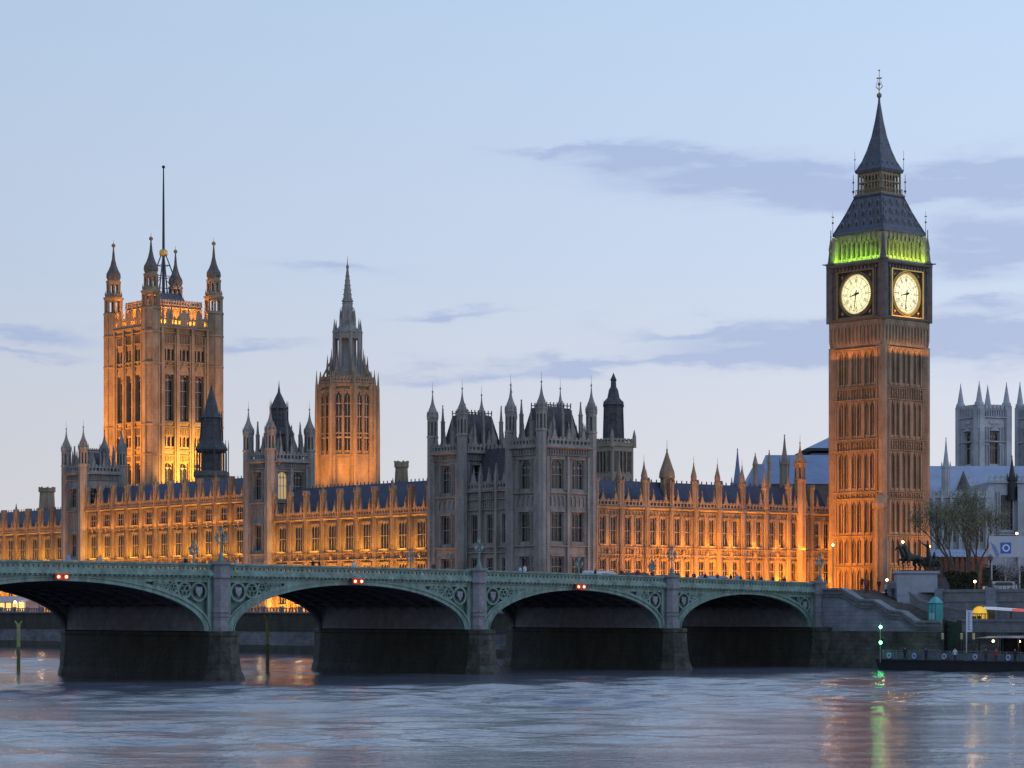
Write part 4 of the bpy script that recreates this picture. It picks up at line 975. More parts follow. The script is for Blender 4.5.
root = thing('slate_hipped_hall', 'blue hipped roof with dark eaves peeking out just left of the clock tower', 'hall', HF, XY(830, 560), 560, 10.2); b3 = (XY(830, 560), 560, 10.2); Y = 560
m = MB(b3); m.box(XY(812, Y), XY(880, Y), Y, Y+30, 10.2, ZY(453, Y)); m.build('wall', granitel, root)
m = MB(b3); x0, x1 = XY(803, Y), XY(890, Y)
m.pyr(x0, x1, Y-2, Y+32, ZY(451, Y), x0+1, x1-1, Y-1, Y+31, ZY(448.5, Y)); m.build('eaves', iron, root)
m = MB(b3); m.pyr(x0+.6, x1-.6, Y-1.4, Y+31, ZY(448.5, Y), XY(832, Y+15), x1-8, Y+14, Y+16, ZY(436, Y+15)); m.build('roof', lead, root)
def spirelet(px, yt, ysh, yb, wpx, Y, label, m_=stone2, name='spirelet', open_=True, group=None):
    k = Y/F; r = wpx*k/2; zt, zs, zb_ = ZY(yt, Y), ZY(ysh, Y), ZY(yb, Y)-4
    m = MB((XY(px, Y), Y, zb_)); cx = XY(px, Y)
    m.prof(cx, Y, [(zb_, r), (zs-.6, r), (zs-.5, r*1.25), (zs, r*1.25), (zs+.1, r*.8), ((zs+zt)/2, r*.36), (zt-.4, .08), (zt, .03)], 8)
    for i in range(8): a = i*math.pi/4+math.pi/8; m.tube((cx+r*math.cos(a), Y+r*math.sin(a), zb_), (cx+r*math.cos(a), Y+r*math.sin(a), zs-.5), .1*r+.04, n=4); m.prof(cx+r*1.15*math.cos(a), Y+r*1.15*math.sin(a), [(zs-.2, .12*r+.05), (zs+1.2, .01)], 4)
    m.ball((cx, Y, zt-.3), .16, 5)
    o = m.build(name, m_); o.location = (cx, Y, zb_); return tag(o, label, 'spire', group)
spirelet(737.5, 448, 483, 492, 11, 500, 'slim pale pointed spirelet above the middle of the north wing roof', lead)
spirelet(784.5, 434, 462, 495, 9, 498, 'tall stone spirelet with open top stage before the blue hall roof')

# ------------------------------------------------------------------ abbey and buildings on the right
AR = R(22)
def abbey_tower(pc, Y, hwpx, ytop, label, dy=0):
    f_ = Frame(XY(pc, Y), Y, R(24)); k = Y/F; root = thing('abbey_tower', label, 'abbey tower', f_, 0, 0, 10.2, 'twin west towers of the pale abbey'); b3 = (0, 0, 10.2)
    h_ = hwpx*k/1.33; z = lambda y: CAMZ+(HOR-y)*k
    m = MB(b3); m.box(-h_+1.1, h_-1.1, -h_+1.1, h_-1.1, 10.2, z(409))
    ops = [(-h_*.32, h_*.32, z(465), z(432))]
    def fc(T):
        m.T = T; wall(m, -h_, h_, 10.2, z(409), ops, 1.0)
        for y in (420, 444, 470): course(m, -h_*1.04, h_*1.04, z(y), .7, .7)
        for a in (-h_*.86, h_*.86): m.box(a-h_*.15, a+h_*.15, 0, .8, 10.2, z(410)); 
        m.box(-h_*.45, h_*.45, 0, .4, z(429), z(428)); m.ext([(-h_*.32, 0, z(432)), (h_*.32, 0, z(432)), (0, 0, z(427))], (0, .5, 0)); m.box(-h_*.3, h_*.3, 0, .3, z(425), z(422)); ribs(m, -h_*.68, h_*.68, z(419), z(411), 9, .3, .45); ribs(m, -h_*.68, -h_*.36, z(443), z(428), 2, .25, .4); ribs(m, h_*.36, h_*.68, z(443), z(428), 2, .25, .4); ribs(m, -h_*.68, -h_*.36, z(468), z(446), 2, .25, .4); ribs(m, h_*.36, h_*.68, z(468), z(446), 2, .25, .4)
        n = 7
        for i in range(n): a = -h_*.75+h_*1.5*i/(n-1); m.box(a-.5, a+.5, -.3, .3, z(410), z(406))
        m.T = None
    four(fc, h_); m.build('wall', portland, root)
    put_window(root, 0, -h_, ops[0][2]-10.2, 0, h_*.64, ops[0][3]-ops[0][2], 3, h_*.3, 1.0); put_window(root, -h_, 0, ops[0][2]-10.2, R(-90), h_*.64, ops[0][3]-ops[0][2], 3, h_*.3, 1.0)
    for sx in (-1, 1):
        for sy in (-1, 1):
            m = MB(b3); q = h_*.88; m.box(sx*q-1.2, sx*q+1.2, sy*q-1.2, sy*q+1.2, z(430), z(407)); m.prof(sx*q, sy*q, [(z(407), 1.5), (z(404), 1.4), (z(403), 1.05), (z(ytop+2), .12), (z(ytop), .1)], 8); m.build('pinnacle', portland, root)
abbey_tower(983.5, 800, 24.5, 383, 'left square tower of the pale abbey with four pinnacles, right of the clock tower')
abbey_tower(1043, 815, 24.5, 381, 'right square tower of the pale abbey, cut off by the picture edge')
Y = 700; root = thing('abbey_nave', 'pale abbey nave with long blue grey lead roof below the twin towers', 'church', HF, XY(970, Y), Y, 10.2); b3 = (XY(970, Y), Y, 10.2)
m = MB(b3); m.box(XY(925, Y), XY(1060, Y), Y, Y+30, 10.2, ZY(492, Y))
for i in range(9): x = XY(928+15*i, Y); m.box(x-.8, x+.8, Y-1.6, Y, 10.2, ZY(488, Y)); m.prof(x, Y-.8, [(ZY(488, Y), 1), (ZY(478, Y), .1)], 4)
m.build('wall', portland, root)
m = MB(b3); m.add([(XY(925, Y), Y-.5, ZY(492, Y)), (XY(1060, Y), Y-.5, ZY(492, Y)), (XY(1060, Y), Y+15, ZY(466, Y+15)), (XY(925, Y), Y+15, ZY(466, Y+15)), (XY(925, Y), Y+30, ZY(492, Y)), (XY(1060, Y), Y+30, ZY(492, Y))], [(0,1,2,3), (3,2,5,4), (0,3,4), (1,5,2)])
m.build('roof', mat('pale_lead_nave', (.30, .35, .46), .6, var=.15, vscale=.2), root)
spirelet(946, 437, 466, 490, 8, 650, 'pale stone spirelet just right of the clock tower shaft', portland)
spirelet(1012, 455, 478, 482, 9, 560, 'small dark open cupola turret in front of the abbey towers', iron, 'roof_turret')
Y = 560; root = thing('church', 'pale stone church gable with one tall mullioned window at the right edge', 'church', HF, XY(1010, Y), Y, 10.2); b3 = (XY(1010, Y), Y, 10.2)
m = MB(b3); m.T = lambda a, d, z: (a, Y-d, z); xw = XY(1006.5, Y); wall(m, XY(988, Y), XY(1060, Y), 10.2, ZY(482, Y), [(xw-1.5, xw+1.5, ZY(530, Y), ZY(495, Y))], .8)
ribs(m, XY(991, Y), XY(1000, Y), ZY(530, Y), ZY(492, Y), 3, .2, .3); ribs(m, XY(1013, Y), XY(1019, Y), ZY(530, Y), ZY(492, Y), 2, .2, .3); course(m, XY(988, Y), XY(1060, Y), ZY(533, Y), .3, .4)
for px in (990, 1020, 1045): m.box(XY(px, Y)-.7, XY(px, Y)+.7, 0, 1.2, 10.2, ZY(487, Y))
course(m, XY(988, Y), XY(1060, Y), ZY(484, Y), .5, .5); course(m, XY(988, Y), XY(1060, Y), ZY(536, Y), .5, .5); crenel(m, XY(988, Y), XY(1060, Y), ZY(482, Y), 1.4, 1.2)
m.T = None; m.box(XY(988, Y), XY(1060, Y), Y+.9, Y+20, 10.2, ZY(482, Y)); m.build('wall', portland, root)
put_window(root, xw-b3[0], 0, ZY(530, Y)-10.2, 0, 3.0, ZY(495, Y)-ZY(530, Y), 4, 0, .8, False, 1)
# low pale buildings and cone roof behind the trees
Y = 540; root = thing('low_building', 'low pale stone building with pointed dark cone roof turret behind the trees', 'building', HF, XY(960, Y), Y, 10.2); b3 = (XY(960, Y), Y, 10.2)
m = MB(b3); m.T = lambda a, d, z: (a, Y-d, z); ops = [(XY(935+9*i, Y), XY(938+9*i, Y), ZY(y1, Y), ZY(y0, Y)) for i in range(6) for (y0, y1) in ((505, 518), (528, 542))]
wall(m, XY(932, Y), XY(989, Y), 10.2, ZY(497, Y), ops, .5); [(m.box(XY(933+8.9*i, Y)-.35, XY(933+8.9*i, Y)+.35, 0, .9, 10.2, ZY(500, Y)), m.prof(XY(933+8.9*i, Y), .4, [(ZY(500, Y), .5), (ZY(489, Y), .04)], 4)) for i in range(7)]; course(m, XY(932, Y), XY(989, Y), ZY(523, Y), .4, .4); course(m, XY(932, Y), XY(989, Y), ZY(499, Y), .5, .5); crenel(m, XY(932, Y), XY(989, Y), ZY(497, Y), 1.3, 1.2)
m.T = None; m.box(XY(932, Y), XY(989, Y), Y+.6, Y+14, 10.2, ZY(498, Y)); m.build('wall', portland, root)
m = MB(b3); m.prof(XY(966, Y), Y+3, [(ZY(498, Y), 1.5), (ZY(491, Y), 1.5), (ZY(490.5, Y), 1.75), (ZY(470, Y), .05)], 8); m.build('cone_roof', darkst, root)
for o in ops: put_window(root, (o[0]+o[1])/2-b3[0], 0, o[2]-10.2, 0, o[1]-o[0], o[3]-o[2], 2, 0, .5)

# ------------------------------------------------------------------ river wall, terrace, embankment
root = thing('river_wall', 'dark stained stone river wall with a pale tide band below the palace terrace', 'river wall', PF, -12, 10, 0)
b3 = (-12, 10, 0)
def rwall(m, y0, y1):
    m.T = lambda a, d, z: (-12-d, a, z)
    m.ext([(y0, 0, -1), (y0, 2.6, -1), (y0, 2.2, 1.2), (y0, .9, 1.5), (y0, .7, 3.7), (y0, .75, 3.95), (y0, .1, 4.1), (y0, 0, 7.1), (y0, .25, 7.15), (y0, .25, 7.4), (y0, -.6, 7.4), (y0, -.6, -1)], (y1-y0, 0, 0)); m.T = None
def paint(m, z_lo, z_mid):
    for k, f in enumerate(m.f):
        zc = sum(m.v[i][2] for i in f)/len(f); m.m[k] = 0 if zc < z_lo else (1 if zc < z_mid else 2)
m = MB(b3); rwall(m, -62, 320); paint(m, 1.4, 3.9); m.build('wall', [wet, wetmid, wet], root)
m = MB(b3); m.T = lambda a, d, z: (-12-d, a, z)
m.box(-60, 250, -.35, .1, 8.2, 8.38); m.box(-60, 250, -.3, .05, 7.4, 7.55)
for i in range(300): a = -60+i*1.03; m.box(a-.1, a+.1, -.22, 0, 7.55, 8.2)
for i in range(52): a = -60+i*6; m.box(a-.35, a+.35, -.45, .2, 7.4, 8.6)
m.build('balustrade', granite, root)
m = MB(b3); m.T = lambda a, d, z: (-12-d, a, z)
for i in range(27): a = -30+i*9; m.prof(a, .12, [(3.2, .12), (3.4, .2), (4.0, .2), (4.1, .1)], 6); m.box(a-.12, a+.12, 0, .5, 1.0, 3.9)
m.build('timber_fender', wet, root)
# ground behind the terrace front is hidden by the palace; the strip between the bridge and the palace is parkland at street level
EL = 5.6   # lower landing level on the embankment
def eZ(py, a, lx=0): return CAMZ + (HOR-py)*EF.depth(lx, -a)/F
def ea(px, lx=0): return -EF.ly(px, lx)
root = thing('embankment_steps', 'pale stone embankment wall with a stepped coping descending from the bridge to the pier', 'steps', EF, 0, 0, 0); b3 = (0, 0, 0)
cop = [(820, 588), (842.5, 588), (861, 599), (874.5, 599.5), (890.5, 609.4), (902, 610.6), (915.7, 620.4), (941, 620.4)]
cp = [(ea(x), eZ(y, ea(x))) for x, y in cop]; cp[0] = (-.6, cp[0][1])
aend = cp[-1][0]; print('coping', cp)
m = MB(b3); m.T = lambda a, d, z: (-d, -a, z)
zl = 4.2
m.ext([(cp[0][0], 0, zl)] + [(a, 0, z-.9) for a, z in cp] + [(aend, 0, zl)], (0, -.9, 0))
m.build('wall', granitel, root)
m = MB(b3); m.T = lambda a, d, z: (-d, -a, z)
for (a0, z0), (a1, z1) in zip(cp, cp[1:]):
    m.ext([(a0, .0, z0-.85), (a1, .0, z1-.85), (a1, .0, z1-.3), (a0, .0, z0-.3)], (0, -.8, 0))
    m.ext([(a0, .3, z0-.3), (a1, .3, z1-.3), (a1, .3, z1), (a0, .3, z0)], (0, -1.4, 0))
    m.ext([(a0, .25, z0-1.25), (a1, .25, z1-1.25), (a1, .25, z1-.9), (a0, .25, z0-.9)], (0, -.25, 0), 1)
m.build('coping', [granite, wetmid], root)
# flight of steps behind the wall
m = MB(b3); m.T = lambda a, d, z: (-d, -a, z)
za, zb2 = 10.7, EL; a0s, a1s = 5.0, 21.0; n = 32
for i in range(n): a = a0s+(a1s-a0s)*i/n; m.box(a, a+(a1s-a0s)/n, -6.5, -.9, EL-.5, za-(za-zb2)*(i+1)/n)
m.box(-.5, 5.0, -6.5, -.9, EL-.5, 10.7)
m.build('stair_flight', darkst, root)
m = MB(b3); m.T = lambda a, d, z: (-d, -a, z)
q = [(7.0, 12.2), (9.5, 11.6), (13, 9.6), (16, 8.9), (20.5, 8.2)]
for (p0, z0), (p1_, z1) in zip(q, q[1:]):
    m.ext([(p0, -6.6, zl), (p1_, -6.6, zl), (p1_, -6.6, z1-.5), (p0, -6.6, z0-.5)], (0, -.7, 0)); m.ext([(p0, -6.5, z0-.5), (p1_, -6.5, z1-.5), (p1_, -6.5, z1-.25), (p0, -6.5, z0-.25)], (0, -.9, 0))
m.build('inner_wall', granite, root)
# lower tide wall
m = MB(b3); m.T = lambda a, d, z: (-d, -a, z)
m.ext([(-2, -1.5, -1), (-2, 1.6, -1), (-2, 1.1, 1.0), (-2, .35, 3.4), (-2, .3, 5.0), (-2, -1.5, 5.0)], (122, 0, 0)); paint(m, 2.4, 99)
for k in range(len(m.m)): m.m[k] = 0
m.build('tide_wall', mat('mottled_tide_wall', (.10, .095, .08), .8, vscale=.35, bump=.14, bscale=2.2, stretch=(1, 1, 1.2), dark=(.015, .018, .012), var=.9, course=(1.2, .6, .05)), root)
o = MB(); 
pts = [EF.w(.4, 3), EF.w(.4, -150), EF.w(7.6, -150), EF.w(7.6, 3)]
o.add([(x, y, EL) for x, y in pts], [(0,1,2,3)]); struct(o.build('lower_quay', pave))
root = thing('embankment_wall', 'long dark grey embankment parapet wall with a pilaster, above the lower quay', 'embankment wall', EF, 7.5, -21, 0); b3 = (7.5, -21, 0)
m = MB(b3); m.T = lambda a, d, z: (7.5-d, -a, z); at_ = ea(942, 7.5); zt_ = eZ(588.5, at_+20, 7.5)
m.box(at_-1, 150, -.8, 0, 4, zt_-.4); m.box(at_-1, 150, -.95, .2, zt_-.4, zt_); m.box(at_-1, 150, 0, .14, zt_-1.7, zt_-1.5); m.box(at_-1, 150, 0, .25, 5.6, 6.2)
m.build('wall', granite, root)
m = MB(b3); m.T = lambda a, d, z: (7.5-d, -a, z); aa = ea(993, 7.5); m.box(aa-.9, aa+.9, 0, .45, 5.6, zt_+.25); m.box(at_-1.1, at_+.3, 0, .3, 5.6, zt_+.1)
m.build('pilaster', granitel, root)
root = thing('quay_parapet', 'low pale coping wall along the lower quay behind the floating pier', 'low wall', EF, 0, -aend, 0); b3 = (0, -aend, 0)
m = MB(b3); m.T = lambda a, d, z: (-d, -a, z)
m.box(aend+3.2, 150, -.6, 0, 5, 6.35); m.box(aend+3.2, 150, -.7, .15, 6.35, 6.7); m.box(aend, aend+3.2, -.6, 0, 5, 5.3)
m.build('wall', granite, root)
# sloping ground to the street
o = MB(); pts = [EF.w(7.4, 60), EF.w(7.4, -160), EF.w(60, -160), EF.w(60, 60)]
o.add([(x, y, 10.3 if i < 2 else 11.0) for i, (x, y) in enumerate(pts)], [(0,1,2,3)]); struct(o.build('embankment_pavement', pave))

# ------------------------------------------------------------------ the bridge
def top(s): return 11.7+1.42*(1-(1-min(s, 250)/128)**2) if s > 0 else 11.7+.02*s
PIERS = [0, 30.1, 64.5, 103.6, 145.5, 184]
root = thing('arch_bridge', 'sage green iron arch bridge on dark stone piers crossing the river before the palace', 'bridge', BF, 0, 0, 0); b3 = (0, 0, 0)
WD = 28.5; SP = 5.5
def ell(hs, zc, x, z0=SP): q = max(0, 1-(x/hs)**2); return z0+(zc-z0)*math.sqrt(q)
NS = 48
for k in range(len(PIERS)-1):
    p0, p1_ = PIERS[k], PIERS[k+1]; c = (p0+p1_)/2; hs = (p1_-p0)/2-2.1; zc = top(c)-2.15
    if k == 0: zc = top(c)-2.0
    angs = [math.pi*i/NS for i in range(NS+1)]
    intr = [(c-hs*math.cos(a), SP+(zc-SP)*math.sin(a)) for a in angs]
    extr = [(c-(hs+1.0)*math.cos(a), SP+(zc+.55-SP)*math.sin(a)) for a in angs]
    mid_ = [((i[0]*.22+e[0]*.78), (i[1]*.22+e[1]*.78)) for i, e in zip(intr, extr)]
    m = MB(b3); mf = MB(b3)
    for i in range(NS):
        a, b_, c_, d_ = intr[i], intr[i+1], extr[i+1], extr[i]
        m.ext([(a[0], .0, a[1]), (b_[0], .0, b_[1]), (c_[0], .0, c_[1]), (d_[0], .0, d_[1])], (0, -.7, 0), 0)
        e, f_ = mid_[i], mid_[i+1]
        m.ext([(e[0], .14, e[1]), (f_[0], .14, f_[1]), (c_[0], .14, c_[1]), (d_[0], .14, d_[1])], (0, -.14, 0), 0)
        g_, h_ = [(p[0]*.88+q_[0]*.12, p[1]*.88+q_[1]*.12) for p, q_ in ((intr[i], extr[i]), (intr[i+1], extr[i+1]))]
        m.ext([(a[0], .1, a[1]), (b_[0], .1, b_[1]), (h_[0], .1, h_[1]), (g_[0], .1, g_[1])], (0, -.1, 0), 0)
        # far face ring
        mf.ext([(a[0], -WD+.7, a[1]), (b_[0], -WD+.7, b_[1]), (c_[0], -WD+.7, c_[1]), (d_[0], -WD+.7, d_[1])], (0, -.7, 0), 0)
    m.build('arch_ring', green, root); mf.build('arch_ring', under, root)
    m = MB(b3)      # inner ribs, bracing and soffit
    lo = [i for i in range(NS+1) if intr[i][1] > 7.7]
    for r_ in range(1, 9):
        y = -WD*r_/9
        for i in lo[:-1]:
            a, b_ = intr[i], intr[i+1]; m.ext([(a[0], y, a[1]+.1), (b_[0], y, b_[1]+.1), (b_[0], y, b_[1]+.75), (a[0], y, a[1]+.75)], (0, -.3, 0))
    for i in lo[1:-1:2]:
        a = intr[i]; m.box(a[0]-.12, a[0]+.12, -WD+.7, -.7, a[1]+.3, a[1]+.6)
        for r_ in range(9):
            y0 = -WD*r_/9; m.tube((a[0], y0, a[1]+.45), (intr[min(i+2, lo[-1])][0], y0-WD/9, intr[min(i+2, lo[-1])][1]+.45), .09, n=4)
    for i in lo[:-1]:
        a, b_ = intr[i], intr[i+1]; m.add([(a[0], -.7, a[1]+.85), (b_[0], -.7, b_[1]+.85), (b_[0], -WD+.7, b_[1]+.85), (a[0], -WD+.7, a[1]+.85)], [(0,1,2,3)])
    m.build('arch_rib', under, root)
    # spandrels, each side of the crown
    for side in (0, 1):
        m = MB(b3); mf = MB(b3); xs = [e[0] for e in extr]; zs = [e[1] for e in extr]
        rng = range(0, NS//2) if side == 0 else range(NS//2, NS)
        xe = p0+1.05 if side == 0 else p1_-1.05
        cols = [(xs[i], zs[i]) for i in rng] + [(xs[rng[-1]+1], zs[rng[-1]+1])]
        cols = [(xe, SP)] + cols if side == 0 else cols + [(xe, SP)]
        for (xa, za_), (xb, zb_) in zip(cols, cols[1:]):
            if abs(xb-xa) < 1e-6: continue
            ta, tb = top(xa)-1.5, top(xb)-1.5
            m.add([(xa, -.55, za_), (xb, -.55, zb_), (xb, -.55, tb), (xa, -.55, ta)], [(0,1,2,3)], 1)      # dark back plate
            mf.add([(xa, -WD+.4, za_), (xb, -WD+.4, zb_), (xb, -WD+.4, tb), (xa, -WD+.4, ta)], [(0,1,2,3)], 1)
            # front plate is solid where the spandrel is shallow, else only the top rail
            deep = min(ta-za_, tb-zb_)
            zz0 = (za_, zb_) if deep < 1.0 else (ta-.62, tb-.62)
            m.ext([(xa, -.25, zz0[0]), (xb, -.25, zz0[1]), (xb, -.25, tb), (xa, -.25, ta)], (0, .2, 0), 0)
            m.ext([(xa, -.05, ta-.25), (xb, -.05, tb-.25), (xb, -.05, tb), (xa, -.05, ta)], (0, .12, 0), 0)
            if deep >= 1.0: m.ext([(xa, -.25, za_), (xb, -.25, zb_), (xb, -.25, zb_+.28), (xa, -.25, za_+.28)], (0, .2, 0), 0)
        xf = xe+.55 if side == 0 else xe-.55
        m.box(min(xe, xf), max(xe, xf), -.3, 0.02, SP, top(xe)-1.5, 0)
        # pierced tracery: roundels, shield and trefoils of shrinking size
        sg = 1 if side == 0 else -1; x = xf; t_ = top(xe)-2.12
        def ze(xq): 
            for (xa, za_), (xb, zb_) in zip(cols, cols[1:]):
                if xa <= xq <= xb or xb <= xq <= xa: return za_+(zb_-za_)*((xq-xa)/(xb-xa) if xb != xa else 0)
            return 99
        def ring(cx, cz, r, w=.09):
            n = 14
            for i in range(n):
                a, b_ = 2*math.pi*i/n, 2*math.pi*(i+1)/n
                m.ext([(cx+(r-w)*math.cos(a), -.26, cz+(r-w)*math.sin(a)), (cx+(r-w)*math.cos(b_), -.26, cz+(r-w)*math.sin(b_)), (cx+(r+w)*math.cos(b_), -.26, cz+(r+w)*math.sin(b_)), (cx+(r+w)*math.cos(a), -.26, cz+(r+w)*math.sin(a))], (0, .18, 0), 0)
        r = 1.02; cx = x+sg*(r+.12)
        for j in range(12):
            cz = t_-r-.02
            if r < .2: break
            if cz-r > ze(cx)+.05 or j == 0:
                ring(cx, cz, r, .09+.03*r)
                if j == 0:
                    m.ext([(cx-.42, -.24, cz+.5), (cx+.42, -.24, cz+.5), (cx+.42, -.24, cz-.05), (cx, -.24, cz-.62), (cx-.42, -.24, cz-.05)], (0, .24, 0), 2)
                else:
                    for q_ in range(3): ring(cx+.45*r*math.cos(q_*2.094+.52), cz+.45*r*math.sin(q_*2.094+.52), r*.36, .05)
            cz2 = cz-r*1.75
            if cz2-r*.5 > ze(cx): ring(cx, cz2, r*.55, .07); 
            cz3 = cz2-r*1.1
            if j == 0 and cz3-.3 > ze(cx): ring(cx-sg*.3, cz3-.2, .33, .07)
            gap = t_-ze(cx+sg*r*2.0); rn = max(.0, min(r*.86, (gap-.25)/2)); 
            if rn < .2: break
            cx += sg*(r+rn+.05); r = rn
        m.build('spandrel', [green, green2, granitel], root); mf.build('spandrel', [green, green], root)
    # cornice, fascia and parapets
    m = MB(b3); mf = MB(b3); n = 12
    for i in range(n):
        xa = p0+(p1_-p0)*i/n; xb = p0+(p1_-p0)*(i+1)/n; ta, tb = top(xa), top(xb)
        for (u0, u1, d0, d1, mi) in ((-1.55, -1.38, 0, .25, 0), (-1.38, -1.05, 0, .5, 0), (-1.05, -.85, -.5, .3, 0), (-.2, 0, -.45, .32, 0), (-.38, -.2, -.3, .12, 0), (-.85, -.7, -.3, .14, 0)):
            m.ext([(xa, d1, ta+u0), (xb, d1, tb+u0), (xb, d1, tb+u1), (xa, d1, ta+u1)], (0, d0-d1, 0), mi)
            mf.ext([(xa, -WD-d1, ta+u0), (xb, -WD-d1, tb+u0), (xb, -WD-d1, tb+u1), (xa, -WD-d1, ta+u1)], (0, d1-d0, 0), mi)
    m.build('cornice', green, root); mf.build('cornice', green, root)
    m = MB(b3); mf = MB(b3); L = p1_-p0; n = int(L/.62)
    for i in range(n):
        x = p0+L*(i+.5)/n; t_ = top(x); m.box(x-L/n/2-.004, x+L/n/2+.004, -.2, .08, t_-.79, t_-.71)
        m.box(x-.16, x+.16, -.2, .08, t_-.72, t_-.36); m.ext([(x-.31, -.15, t_-.37), (x-.1, -.15, t_-.37), (x-.31, -.15, t_-.5)], (0, .2, 0)); m.ext([(x+.31, -.15, t_-.37), (x+.1, -.15, t_-.37), (x+.31, -.15, t_-.5)], (0, .2, 0))
        mf.box(x-L/n/2-.004, x+L/n/2+.004, -WD-.08, -WD+.2, t_-.76, t_-.7); mf.box(x-.14, x+.14, -WD-.08, -WD+.2, t_-.70, t_-.36)
        m.box(x-.1, x+.1, .25, .44, t_-1.55, t_-1.38)      # dentils
    m.build('parapet', green, root); mf.build('parapet', green, root)
    m = MB(b3)
    for i in range(12):
        xa = p0+(p1_-p0)*i/12; xb = p0+(p1_-p0)*(i+1)/12
        for (y0, y1, du, mi) in ((-.3, -4.5, -1.0, 1), (-4.5, -WD+4.5, -1.13, 0), (-WD+4.5, -WD+.3, -1.0, 1)):
            m.ext([(xa, y0, top(xa)+du), (xb, y0, top(xb)+du), (xb, y0, top(xb)-1.4), (xa, y0, top(xa)-1.4)], (0, y1-y0, 0), mi)
    m.build('deck', [asph, pave], root)
nosem = mat('mottled_cutwater', (.075, .072, .06), .8, vscale=.9, bump=.15, bscale=2, dark=(.018, .022, .014), var=.9, course=(1.0, .6, .05))
for k, s in enumerate(PIERS):
    m = MB(b3); hw = 1.55
    # wet masonry body with rounded cutwaters, battered towards the bed
    def pierplan(z, g): 
        pts = [(s-hw-g, -WD), (s-hw-g, .4), (s-hw*.75-g*.7, 1.7+g), (s-hw*.3, 2.4+g*1.4), (s+hw*.3, 2.4+g*1.4), (s+hw*.75+g*.7, 1.7+g), (s+hw+g, .4), (s+hw+g, -WD), (s+hw*.5, -WD-2.2-g), (s-hw*.5, -WD-2.2-g)]
        return [(x, y, z) for x, y in pts]
    lev = [(-2, 1.1), (.4, .75), (1.2, .42), (3.2, .22), (4.9, .12), (5.0, .22), (5.4, .22), (5.5, .0)]
    rings = [pierplan(z, g) for z, g in lev]; n = 10; vs = [p for r_ in rings for p in r_]; fs = []
    for j in range(len(lev)-1):
        for i in range(n): fs.append((j*n+i, j*n+(i+1) % n, (j+1)*n+(i+1) % n, (j+1)*n+i))
    fs.append(tuple((len(lev)-1)*n+i for i in range(n))); m.add(vs, fs)
    for q_, f_ in enumerate(m.f):
        if min(m.v[i_][1] for i_ in f_) > .2: m.m[q_] = 1
    m.build('pier', [wet, nosem], root)
    m = MB(b3); m.box(s-1.98, s+1.98, -WD-.3, -.72, 5.5, 8.3); m.box(s-.95, s+.95, -WD-.3, -.5, 8.3, top(s)-1.4)
    m.build('pier_head', granite, root)
    for y0, sg in ((0, 1), (-WD, -1)):
        m = MB(b3); t_ = top(s)
        def oct_(z0, z1, w, d): m.ext([(s-w, y0-.4*sg, z0), (s-w, y0+sg*d*.45, z0), (s-w*.5, y0+sg*d, z0), (s+w*.5, y0+sg*d, z0), (s+w, y0+sg*d*.45, z0), (s+w, y0-.4*sg, z0)], (0, 0, z1-z0))
        oct_(5.5, t_-1.6, 1.0, .95); oct_(7.6, 7.95, 1.1, 1.08); oct_(7.1, 7.3, 1.1, 1.08); oct_(5.5, 5.9, 1.15, 1.15); oct_(t_-1.6, t_-1.05, 1.2, 1.2); oct_(t_-1.05, t_-.1, 1.08, 1.05); oct_(t_-.1, t_+.22, 1.3, 1.3)
        m.build('pilaster', granite, root)
# stone abutment block between bridge and steps
# ------------------------------------------------------------------ bridge lamps
lampgl = mat('milky_lamp_glass', (.38, .43, .40), .3, var=.05)
lampon = mat('lit_lamp_glass', (1, .8, .5), .4, var=.02, emit=(1, .55, .2), estr=6)
def lamp_mesh():
    root = bpy.data.objects.new('bridge_lamp', None); COL.objects.link(root)
    m = MB(); m.prof(0, 0, [(0, .5), (.3, .5), (.35, .36), (.8, .3), (.9, .22), (1.2, .13), (2.2, .10), (2.25, .2), (2.4, .2), (2.5, .09), (3.15, .07), (3.2, .18), (3.3, .05)], 8)
    for i in range(2):
        sx = 1-2*i; pts = [(0, 0, 2.1), (.35*sx, 0, 2.05), (.6*sx, 0, 2.25), (.62*sx, 0, 2.45)]
        for a, b_ in zip(pts, pts[1:]): m.tube(a, b_, .05, n=5)
        m.tube((0, 0, 2.5), (.5*sx, 0, 2.3), .035, n=4)
    m.build('post', green, root)
    for x, z in ((0, 3.3), (-.62, 2.45), (.62, 2.45)):
        m = MB(); m.prof(x, 0, [(z, .1), (z+.12, .2), (z+.5, .3), (z+.52, .32), (z+.56, .25)], 8); g_ = m.build('lantern', lampgl, root)
        m = MB(); m.prof(x, 0, [(z+.56, .34), (z+.72, .2), (z+.95, .06), (z+1.1, .02)], 8); m.build('lantern_cap', green2, g_)
    return root
LP = lamp_mesh(); labs = {30.1: 'triple green lamp standard on the bridge pier in front of the north wing', 64.5: 'triple green lamp standard on the bridge pier before the grey river block', 103.6: 'triple green lamp standard on the bridge pier furthest left in view', 0: 'triple green lamp standard at the bank end of the bridge'}
first = True
for s, lab in labs.items():
    o = LP if first else copy_tree(LP); first = False
    x, y = BF.w(s, .35); o.location = (x, y, top(s)+.22); o.rotation_euler[2] = BF.a; o.scale = (.82, .82, .92)
    tag(o, lab, 'lamp', 'lamp standards along the near side of the bridge')
